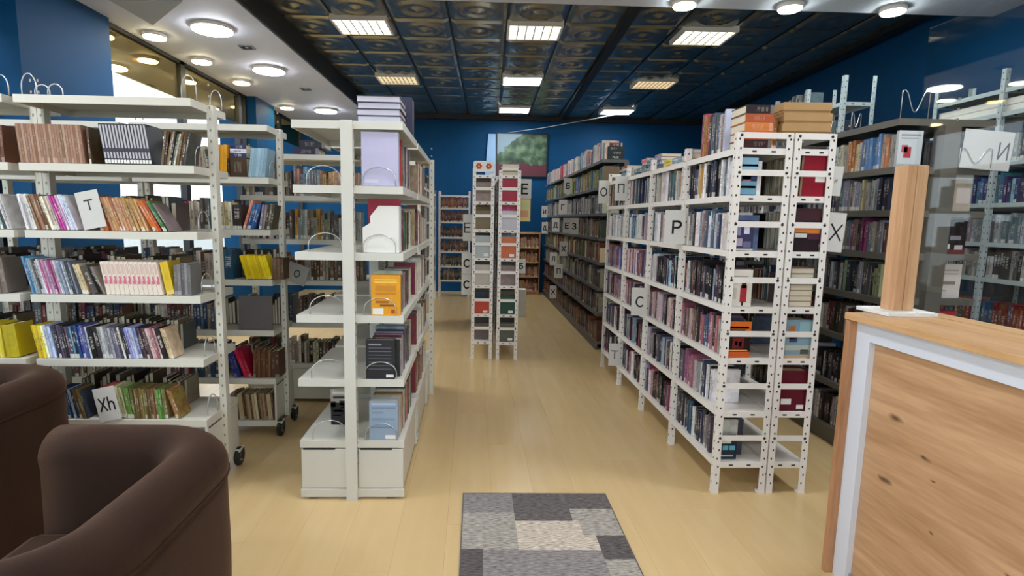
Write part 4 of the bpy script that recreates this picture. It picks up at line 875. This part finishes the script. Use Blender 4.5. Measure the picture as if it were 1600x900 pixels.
for z, c, l, pr in ((1.645, '#b8a894', 'white and brown picture book facing the viewer behind the glass', [(.0, .0, .35, 1, '#8a6c48'), (.35, .72, 1, .98, '#d8d4d0'), (.45, .2, .95, .6, '#d0c0b8')]),
                    (1.38, '#1c1416', 'black and dark red book facing the viewer behind the glass', [(0, 0, 1, .12, '#6a0f1c'), (0, .14, .42, .28, '#dcd8d4'), (.6, .12, .9, .25, '#c8b8b8'), (.4, .4, .8, .52, '#8c8488')]),
                    (1.10, '#d8ccc4', 'pale printed book facing the viewer, lowest but one behind the glass', [(.12, .8, .88, .84, '#a89890'), (.12, .7, .88, .73, '#a89890'), (.15, .4, .8, .5, '#8c8078'), (.12, .2, .5, .24, '#a89890')]),
                    (.80, '#b03040', 'red book at the end of the lowest shelf behind the glass', [])):
    hero(fgr, .012, .07, z, .05, .17, .215 if z < 1.6 else .235, c, l, pr, cat='book')
for z in ZG[1:]: fill(fgr, .07, .9, z, PFD + PMIX, '', y=.04, hmin=.17, hmax=.21)
PS = ['#2c3a6c', '#3c6a9c', '#2f7c98', '#3a3060', '#5c9cb0', '#8cb0bc']
for z, p in zip(ZS_[:6], (PFD, ['#8a5c3c', '#3c5c74', '#8c2c34'], ['#4c4c50', '#2c2a2c', '#8c8880', '#a8a4a0'], ['#8c8c90', '#6c7c84', '#b0b4b8', '#8a7478'], PS, ['#8c8c88', '#5c646c'], ['#c8c4bc', '#8a8c90'], ['#c4ccd0', '#a8b4b8'])):
    fill_bays((4.10, 4.88, 0), -PI / 2, 2.6, 4, z, p, y=.02, hmin=.17, hmax=.23 if z < 2.4 else .12, tmin=.02, tmax=.035)
for k in range(4):
    link('shelf_board', MB().bevbox((0, 0, 0), (.25, 1.27, .05), .003, RACKWHITE).mesh('shelf_board'), None, (4.142, 2.32 if k % 2 else 3.60, 2.442 + .052 * (k // 2)), label='long white board stacked flat high on the wall rack, %s' % ('lower far', 'lower near', 'upper far', 'upper near')[k], category='board', group='white boards on the wall rack')
for z in (1.9, 2.3, 2.66): fill_bays((3.34, 7.19, 0), -PI / 2, 2.2, 4, z, ['#3c4450', '#5c6470', '#2c3038', '#8c8c8c'], last=.55 if z > 2.5 else 0, y=.02, gap=.1)
for z in (.08, .38, .68, .98): fill(Frame((.97, 11.225, 0), 0), .01, .42, z, ['#b07a4c', '#c89a68', '#8a4c3c', '#c8b08c'], '', y=.02, hmin=.15, hmax=.22)
MASS.build('book_rows', 'the many further books filling the shelves behind and beyond the nearest rows', 'books')

# ================================================================= letter cards
def arc(cx, cy, rx, ry, a0, a1, n=12): return [(cx + rx * math.cos(math.radians(a0 + (a1 - a0) * k / n)), cy + ry * math.sin(math.radians(a0 + (a1 - a0) * k / n))) for k in range(n + 1)]
GL = {'T': [[(0, 1), (.8, 1)], [(.4, 1), (.4, 0)]], 'P': [[(0, 0), (0, 1), (.35, 1)] + arc(.35, .73, .3, .27, 90, -90) + [(0, .46)]], 'O': [arc(.38, .5, .38, .5, 0, 360, 20)],
      'Pi': [[(0, 0), (0, 1), (.65, 1), (.65, 0)]], 'C': [arc(.42, .5, .4, .5, 50, 310, 16)], 'X': [[(0, 0), (.7, 1)], [(0, 1), (.7, 0)]], 'E': [[(.6, 1), (0, 1), (0, 0), (.6, 0)], [(0, .52), (.52, .52)]],
      'Be': [[(.58, 1), (0, 1), (0, 0), (.3, 0)] + arc(.32, .29, .28, .29, -90, 90) + [(0, .58)]], 'Ge': [[(0, 0), (0, 1), (.55, 1)]],
      'De': [[(-.05, -.18), (-.05, 0), (.75, 0), (.75, -.18)], [(.08, 0), (.2, 1), (.6, 1), (.6, 0)]], 'Ze': [arc(.28, .75, .28, .25, 150, -90, 12) + arc(.28, .25, .32, .25, 90, -150, 12)],
      'eL': [[(0, 0), (.12, .3), (.2, 1), (.62, 1), (.62, 0)]], 'I': [[(0, 1), (0, 0), (.6, 1), (.6, 0)]], 'Xh': [[(0, 0), (.5, 1)], [(0, 1), (.5, 0)], [(.72, 1.02), (.72, 0)], [(.72, .45)] + arc(.92, .42, .2, .22, 150, 0, 8) + [(1.12, 0)]]}
def stroke(mb, pts, wd, m, ox, oz, s, y):
    for (x0, z0), (x1, z1) in zip(pts, pts[1:]):
        a, b = Vector((ox + x0 * s, 0, oz + z0 * s)), Vector((ox + x1 * s, 0, oz + z1 * s)); d = (b - a)
        if d.length < 1e-6: continue
        d.normalize(); n = Vector((-d.z, 0, d.x)) * wd / 2; a -= d * wd * .4; b += d * wd * .4
        q = [a + n, a - n, b - n, b + n]
        mb.add([Vector((p.x, y, p.z)) for p in q], [(0, 1, 2, 3)], m)
def card(x, y, z, g, label, w_=.125, h=.215, rz=0, tilt=0, lean=0, ls=None, wd=None, off=(0, 0), m=CARD, grp=None, extra=None):
    """upright card: its lower left corner at x, y, z; its face looks along local -y"""
    t = thing('letter_card', label, 'card', (x, y, z), 0, grp or 'lettered shelf cards'); t.rotation_euler = (lean, tilt, rz)
    MB().box((0, 0, 0), (w_, .0025, h), m).build('sheet', t)
    ls = ls or h * .34; wd = wd or ls * .14
    gw = max(p[0] for s in GL[g] for p in s) * ls
    mb = MB()
    for s in GL[g]: stroke(mb, s, wd, INK, (w_ - gw) / 2 + off[0], (h - ls) / 2 + off[1], ls, -.0008)
    mb.build('letter', t)
    return t
card(-2.035, 2.938, 1.458, 'T', 'white card lettered T leaning among the orange journals, front trolley second row', .118, .195, tilt=-.20, ls=.05, wd=.007, off=(.0, .025))
card(-2.008, 2.908, .418, 'Xh', 'white card lettered Xh tilted in front of the bottom row, front trolley', .118, .185, tilt=-.22, ls=.068, wd=.009, lean=-.06)
card(1.278, 3.60, 1.405, 'P', 'cream card lettered Р at the post between the first two bays, second shelf', .135, .225, rz=-.12, wd=.014, off=(.012, .0))
card(1.30, 5.66, 1.73, 'O', 'white card lettered О at the far end of the aisle rack', .105, .235, rz=-.05, m=CARD)
card(1.29, 4.97, 1.735, 'Pi', 'pale card lettered П against the third post of the aisle rack', .11, .22, rz=-.1)
card(1.285, 4.28, .80, 'C', 'white card lettered С hanging low on the aisle rack', .125, .225, rz=-.1, wd=.012)
card(1.30, 4.97, .195, 'T', 'white card lettered Т on the lowest shelf of the aisle rack', .11, .215, rz=-.1)
card(1.945, 2.945, 1.404, 'X', 'white card lettered Х sticking out right of the second rack', .095, .215, rz=0, tilt=.06, ls=.085, wd=.009)
card(1.945, 2.965, 1.71, 'I', 'plain-looking white card peeping out above the Х card', .07, .16, rz=0, tilt=.06, ls=.02, wd=.003)
for qi, (px, w_, z, g, l) in enumerate(((8.35, .13, 1.955, 'Be', 'Б'), (8.75, .13, 1.645, 'Ge', 'Г'), (9.45, .13, 1.355, 'De', 'Д'), (8.35, .12, 1.355, 'E', 'Е'), (7.75, .12, 1.355, 'Ze', 'З'), (9.6, .13, .755, 'eL', 'Л'), (8.95, .14, .60, 'Pi', 'П'), (8.55, .13, .99, 'X', 'К'), (9.55, .12, .17, 'X', 'Х'),
                        (11.0, .12, 1.60, 'I', 'И'), (10.9, .12, 1.28, 'De', 'Д (far)'))):
    card(1.5 - w_ + .01, px, z, g, 'small white card on the dark shelving, ' + ('topmost row', 'second row', 'third row, farthest of three', 'third row, middle of three', 'third row, nearest of three', 'low row, farther of two', 'low row, nearer of two', 'tilted in the middle row', 'bottom row by the floor', 'far end, upper', 'far end, lower')[qi], w_, .23, rz=-.05, wd=.016)
card(.545, 6.62, 1.80, 'E', 'white card lettered Е sticking out right of the mid-aisle racks', .16, .235, ls=.11, wd=.022)
t = thing('poster', 'yellow and orange leaflet hanging under the Е card', 'poster', (.55, 6.62, 1.53), 0)
MB().box((0, 0, 0), (.15, .0025, .265), mat('yellow_leaflet', '#e8cf8a', .7)).build('sheet', t)
MB().box((.03, -.0008, .05), (.12, 0, .13), mat('salmon_print', '#e0a47c', .7)).box((.05, -.0008, .15), (.13, 0, .22), mat('pale_green_print', '#c8d49a', .7)).build('print', t)
card(.525, 6.3, .93, 'Be', 'white card beside the right mid-aisle rack, lower one', .1, .17, wd=.014)
card(-.105, 6.2, 1.30, 'E', 'white card lettered Е left of the left mid-aisle rack', .1, .3, wd=.014)
card(-.115, 6.15, .93, 'C', 'white card lettered С left of the left mid-aisle rack, upper', .11, .24, wd=.016)
card(-.115, 6.15, .69, 'C', 'white card lettered С left of the left mid-aisle rack, lowest', .11, .235, wd=.016)
card(2.93, 3.255, 1.905, 'I', 'large white card lettered И behind the counter glass', .31, .23, rz=0, tilt=.06, ls=.095, wd=.010, off=(.10, .0))
card(-1.52, 4.43, 1.04, 'O', 'grey card lettered О tilted on the crosswise shelving behind the trolleys', .17, .16, tilt=.35, wd=.008, m=mat('grey_card', '#a8a69e', .7))
for k, x in enumerate((.55, .60)):
    link('paper_box', MB().bevbox((0, 0, 0), (.28, .2, .22), .004, PAPER).box((-.0005, .0, .15), (.2805, .2005, .155), mat('rose_lines', '#d3b3a6', .5)).mesh('paper_box'), None, (.60, 8.6, .22 * k), label='white paper carton, %s of two stacked on the floor behind the mid-aisle racks' % ('lower', 'upper')[k], category='box', group='paper cartons')

# ---- wire bookends
for x, h, l in ((-2.42, .10, 'wire bookend on top of the left edge trolley'), (-2.28, .11, 'tall wire bookend at the left end above the front trolley'), (-2.215, .055, 'low wire bookend above the front trolley, left'), (-2.15, .06, 'second low wire bookend above the front trolley'), (-1.475, .12, 'wire bookend at the right end above the front trolley')):
    wire_bookend(x, 2.97, 2.142, .075, h, l)
wire_bookend(-1.47, 3.26, 2.142, .06, .11, 'wire bookend at the back right corner above the front trolley', .3)
for z, n in zip(ZT[1:], ('top', 'second', 'third', 'fourth', 'bottom')): wire_bookend(-1.466, 3.04, z + .002, .08, .11, 'wire bookend by the end post on the %s row of the front trolley' % n, PI / 2 - .25)
for z, n in zip(ZT[1:4], ('top', 'second', 'third')): wire_bookend(-1.3595, 3.80, z + .002, .09, .11, 'wire bookend by the end post on the %s row of the rear trolley' % n, PI / 2)
for z, n in zip(ZCU[1:], ('top', 'second', 'third', 'fourth', 'bottom')):
    wire_bookend(-.485, 2.876 if n != 'fourth' else 2.877, z + .002, .17, .095, 'wire bookend in front of the %s right row nearest the rug' % n)
    wire_bookend(-.775, 2.905, z + .002, .17, .10, 'wire bookend on the %s left row nearest the rug' % n, .25)
wire_bookend(2.56, 3.29, 2.192, .17, .16, 'wavy wire bookend on the near corner of the grey shelving', 0, True)
wire_bookend(2.58, 3.75, 2.192, .12, .12, 'wavy wire bookend in the middle of the grey shelving top', .5, True)
wire_bookend(2.60, 4.05, 2.192, .12, .12, 'wavy wire bookend farther back on the grey shelving top', .6, True)
wire_bookend(2.92, 3.25, 1.907, .2, .11, 'wavy wire bookend across the И card', 0, True)

# ================================================================= armchairs
VELVET = None
def velvet():
    m = bpy.data.materials.new('brown_velvet'); m.use_nodes = True; nt = m.node_tree; b = nt.nodes['Principled BSDF']
    tc = N(nt, 'ShaderNodeTexCoord'); n = N(nt, 'ShaderNodeTexNoise'); n.inputs['Scale'].default_value = 9; n.inputs['Detail'].default_value = 4
    mp = N(nt, 'ShaderNodeMapping'); mp.inputs['Scale'].default_value = (1, 1, .35); nt.links.new(tc.outputs['Object'], mp.inputs[0]); nt.links.new(mp.outputs[0], n.inputs['Vector'])
    n2 = N(nt, 'ShaderNodeTexNoise'); n2.inputs['Scale'].default_value = 260; nt.links.new(tc.outputs['Object'], n2.inputs['Vector'])
    c = mixc(nt, n.outputs[0], lin('#22150f'), lin('#35231a')); nt.links.new(c, b.inputs['Base Color'])
    b.inputs['Roughness'].default_value = .9; b.inputs['Specular IOR Level'].default_value = .15
    b.inputs['Sheen Weight'].default_value = .3; b.inputs['Sheen Roughness'].default_value = .45; b.inputs['Sheen Tint'].default_value = lin('#b48c70')
    bp = N(nt, 'ShaderNodeBump'); bp.inputs['Strength'].default_value = .25; bp.inputs['Distance'].default_value = .004
    nt.links.new(n2.outputs[0], bp.inputs['Height']); nt.links.new(bp.outputs[0], b.inputs['Normal']); return m
VELVET = velvet()
def tub_chair(label, o, rz, D=.72, W=1.0, H=.78, th=.19, r1=.30, r2=.34):
    """tub chair: open side at x = 0, back at x = D, arms at y = 0 and y = W; wall th thick with a rolled top"""
    t = thing('tub_chair', label, 'armchair', o, rz, 'brown velvet tub chairs')
    def path(off, n=9):
        """plan line of the wall, offset inwards by off"""
        p = [(0, W - off), (.12, W - off), (.25, W - off)]
        ra, rb = max(.03, r1 - off), max(.03, r2 - off)
        c = (D - off - ra, W - off - ra); p += [(c[0] + ra * math.cos(a), c[1] + ra * math.sin(a)) for a in (PI / 2 - PI / 2 * k / n for k in range(n + 1))]
        c = (D - off - rb, off + rb); p += [(c[0] + rb * math.cos(a), c[1] + rb * math.sin(a)) for a in (-PI / 2 * k / n for k in range(n + 1))]
        return p + [(.25, off), (.12, off), (0, off)]
    # section: (inward offset, z): outer foot, seam, rolled top, inner foot
    rt = .075
    sec = [(0.03, .05), (.008, .12), (0.0, .4), (0.002, H - .14), (.005, H - .115), (-.004, H - .105)]
    sec += [(th / 2 - (th / 2 + .004) * math.cos(a), H - .09 + .09 * math.sin(a)) for a in (math.radians(8 + 164 * k / 9) for k in range(10))]
    sec += [(th - .004, H - .12), (th, H - .3), (th + .01, .3)]
    rows = [[(x, y, z) for x, y in path(off)] for off, z in sec]
    n = len(rows[0]); vs = [p for r in rows for p in r]; fs = []
    for i in range(len(rows) - 1):
        for j in range(n - 1): fs.append((i * n + j, i * n + j + 1, (i + 1) * n + j + 1, (i + 1) * n + j))
    caps0 = tuple(i * n for i in range(len(rows))); caps1 = tuple(i * n + n - 1 for i in reversed(range(len(rows))))
    fs += [caps0, caps1]
    o_ = MB().add(vs, fs, VELVET, None, True).build('shell', t)
    for p in o_.data.polygons:
        if len(p.vertices) > 4: p.use_smooth = False
    seam = [(x, y, H - .112) for x, y in path(-.003)]
    MB().tube(seam, .0045, VELVET, 6).build('piping', t)
    for y in (-.001, W + .001 - 0):
        pass
    MB().bevbox((-.03, th + .004, .28), (D - th - .01, W - th - .004, .455), .035, VELVET).build('seat', t)
    MB().box((.04, th * .6, .07), (D - th * .6, W - th * .6, .29), VELVET).build('base', t)
    for x in (.06, D - .12):
        for y in (.1, W - .14): MB().lathe([(.018, 0), (.024, .075)], mat('dark_wood_foot', '#1e1512', .5), 10).build('leg', t, (x, y, 0))
    return t
tub_chair('dark brown velvet tub chair in front, nearest the viewer', (-1.475, .98, 0), 0, D=.66, W=1.03, H=.79)
tub_chair('dark brown velvet tub chair behind, cut off at the left frame edge', (-2.66, 1.86, 0), 0, D=.70, W=.96, H=.79)

# ================================================================= rug
RUGC = [('#8c8683', 0), ('#6a6461', 1), ('#a59e94', 2), ('#c6b9a8', 3), ('#615b59', 4)]
def rug_mat(h, k):
    m = bpy.data.materials.new('rug_yarn'); m.use_nodes = True; nt = m.node_tree; b = nt.nodes['Principled BSDF']
    tc = N(nt, 'ShaderNodeTexCoord'); mp = N(nt, 'ShaderNodeMapping'); mp.inputs['Scale'].default_value = (30, 150, 1); nt.links.new(tc.outputs['Object'], mp.inputs[0])
    n = N(nt, 'ShaderNodeTexNoise'); n.inputs['Scale'].default_value = 1.0; n.inputs['Detail'].default_value = 4; nt.links.new(mp.outputs[0], n.inputs['Vector'])
    c = lin(h); mr = N(nt, 'ShaderNodeMapRange'); nt.links.new(n.outputs[0], mr.inputs[0]); mr.inputs[1].default_value = .33; mr.inputs[2].default_value = .67
    nt.links.new(mixc(nt, mr.outputs[0], tuple(x * .5 for x in c[:3]) + (1,), tuple(min(1, x * 1.35) for x in c[:3]) + (1,)), b.inputs['Base Color'])
    b.inputs['Roughness'].default_value = 1; b.inputs['Specular IOR Level'].default_value = .05
    bp = N(nt, 'ShaderNodeBump'); bp.inputs['Strength'].default_value = .5; bp.inputs['Distance'].default_value = .003
    nt.links.new(n.outputs[0], bp.inputs['Height']); nt.links.new(bp.outputs[0], b.inputs['Normal']); return m
RM = [rug_mat(h, k) for h, k in RUGC]
t = thing('rug', 'grey patchwork rug with woven rectangles lying on the maple floor', 'rug', (-.04, 1.45, .0005), -.008)
pat = [(0, .27, 1.26, 1.46, 0), (.27, .57, 1.20, 1.46, 1), (.57, .80, 1.30, 1.46, 1), (.57, .80, 1.18, 1.30, 2), (.60, .80, 1.09, 1.18, 2), (.27, .57, 1.18, 1.20, 1), (0, .27, .94, 1.26, 2), (.27, .60, 0.93, 1.18, 3), (.60, .66, .93, 1.05, 3), (.60, .80, 1.05, 1.09, 2), (.66, .80, .86, 1.05, 4), (0, .10, .55, .94, 4),
       (.10, .66, .70, .93, 0), (.66, .80, .55, .86, 2), (.10, .40, .35, .70, 2), (.40, .66, .30, .70, 3), (0, .10, 0, .55, 0), (.10, .40, 0, .35, 1), (.40, .80, 0, .30, 0), (.66, .80, .30, .55, 1)]
MB().box((.002, .002, 0), (.798, 1.458, .006), RM[2]).build('backing', t)
for x0, x1, y0, y1, k in pat: MB().box((x0, y0, 0), (x1, y1, .008), RM[k]).build('patch', t)
b = MB()
for a, c in (((-.006, -.006), (0, 1.466)), ((.80, -.006), (.806, 1.466)), ((0, -.006), (.8, 0)), ((0, 1.46), (.8, 1.466))): b.box((*a, 0), (*c, .0085), RM[1])
b.build('binding', t)

# ================================================================= counter and its glass screen
t = thing('reception_counter', 'knotty oak reception counter with a white frame along the front', 'counter', (1.60, -.2, 0), 0)
YE = 2.42 + .02
MB().bevbox((.06, 0, .05), (.10, YE - .10, 1.08), .001, OAK).build('front_panel', t)
fm = mat('white_laminate', '#d5d9e2', .35)
MB().box((.035, YE - .105, 0), (.095, YE - .026, 1.155), fm).build('frame_upright', t, label='white vertical strip')
MB().box((.035, 0, 1.075), (.095, YE - .105, 1.155), fm).build('frame_rail', t, label='white horizontal strip')
MB().box((.05, 0, 0), (.09, YE - .105, .05), mat('grey_kick', '#8c9098', .4)).build('kickboard', t)
MB().bevbox((0, YE - .026, 0), (.42, YE, 1.15), .0015, OAKEND).build('end_board', t)
MB().bevbox((0, -.02, 1.152), (.42, YE + .01, 1.18), .002, OAKTOP).build('top', t)
MB().box((.10, 0, .0), (.40, YE - .03, .04), OAKEND).box((.10, 0, .7), (.40, YE - .03, .72), OAKTOP).build('inner_shelf', t)
t = thing('glass_screen', 'clear glass screen held by a square pine post on the counter', 'screen', (1.755, 2.20, 1.1805), 0)
MB().bevbox((-.05, -.06, 0), (.16, .13, .016), .002, PAPER).build('base_plate', t, label='white foot plate')
MB().bevbox((.012, 0, .016), (.053, .07, .615), .002, POSTWOOD).bevbox((.055, 0, .016), (.102, .07, .615), .002, POSTWOOD).box((.014, .01, .6), (.10, .06, .617), OAKTOP).build('post', t)
MB().box((.0535, -2.1, .02), (.0595, .02, 1.15), glass_material('screen_glass', (1, 1, 1, 1), .02, (.965, .978, .972, 1))).build('pane', t)

# ================================================================= back wall
def picture_mat():
    m = bpy.data.materials.new('landscape_print'); m.use_nodes = True; nt = m.node_tree; b = nt.nodes['Principled BSDF']
    tc = N(nt, 'ShaderNodeTexCoord'); sep = N(nt, 'ShaderNodeSeparateXYZ'); nt.links.new(tc.outputs['Object'], sep.inputs[0])
    n = N(nt, 'ShaderNodeTexNoise'); n.inputs['Scale'].default_value = 5; n.inputs['Detail'].default_value = 6; nt.links.new(tc.outputs['Object'], n.inputs['Vector'])
    rp = N(nt, 'ShaderNodeValToRGB'); e = rp.color_ramp.elements
    e[0].position = .32; e[0].color = lin('#1c2a22'); e[1].position = .72; e[1].color = lin('#7c9472')
    k = e.new(.5); k.color = lin('#3c5640')
    nt.links.new(n.outputs[0], rp.inputs[0])
    sky = math_node(nt, 'GREATER_THAN', math_node(nt, 'SUBTRACT', math_node(nt, 'ADD', sep.outputs[2], math_node(nt, 'MULTIPLY', n.outputs[0], .5)), math_node(nt, 'MULTIPLY', sep.outputs[0], .75)), .72)
    c = mixc(nt, sky, rp.outputs[0], lin('#7f98a4'))
    fo = math_node(nt, 'LESS_THAN', math_node(nt, 'ADD', sep.outputs[2], math_node(nt, 'MULTIPLY', n.outputs[0], .25)), .36)
    c = mixc(nt, fo, c, lin('#5c2430')); nt.links.new(c, b.inputs['Base Color']); b.inputs['Roughness'].default_value = .5; return m
t = thing('painting', 'landscape picture of trees under pale sky on the blue back wall', 'picture', (.50, 11.59, 2.46))
MB().box((0, -.02, 0), (1.03, .025, .85), picture_mat()).build('canvas', t)
f = MB()
for a, c in (((-.02, -.02), (0, .87)), ((1.03, -.02), (1.05, .87)), ((0, -.02), (1.03, 0)), ((0, .85), (1.03, .87))): f.box((a[0], -.026, a[1]), (c[0], .027, c[1]), BLACKTRIM)
f.build('frame', t)
t = link('pale_board', MB().add([(x_, y_, z_) for y_ in (0, .02) for x_, z_ in ((-.06, 0), (.17, 0), (.15, .9), (.0, .9))], [(3, 2, 1, 0), (4, 5, 6, 7), (0, 1, 5, 4), (1, 2, 6, 5), (2, 3, 7, 6), (3, 0, 4, 7)], mat('pale_blue_board', '#8fb4d8', .6)).mesh('pale_board'), None, (.31, 11.55, 2.40), label='narrow pale blue board on the back wall beside the picture', category='board')
MB().tube([(.72, 11.6, 3.34), (1.4, 11.3, 3.40), (2.3, 10.9, 3.52), (3.05, 10.55, 3.63)], .007, mat('white_cable', '#b8bcc0', .5), 5).build('cable', label='thin white cable strung from the picture up to the ceiling', category='cable')
# roller blind at the left window
t = thing('roller_blind', 'white roller blind on the window at the left frame edge', 'blind', (-3.66, 2.28, 2.93))
MB().lathe([(.04, 0), (.04, 2.15)], RACKWHITE, 12, Matrix.Rotation(-PI / 2, 4, 'X')).build('roller', t)
MB().box((-.004, .03, -.32), (.0, 2.12, 0), PAPER).build('cloth', t)
MB().tube([(.03, 2.13, 0), (.03, 2.13, -.9)], .006, RACKWHITE, 5).build('cord', t)
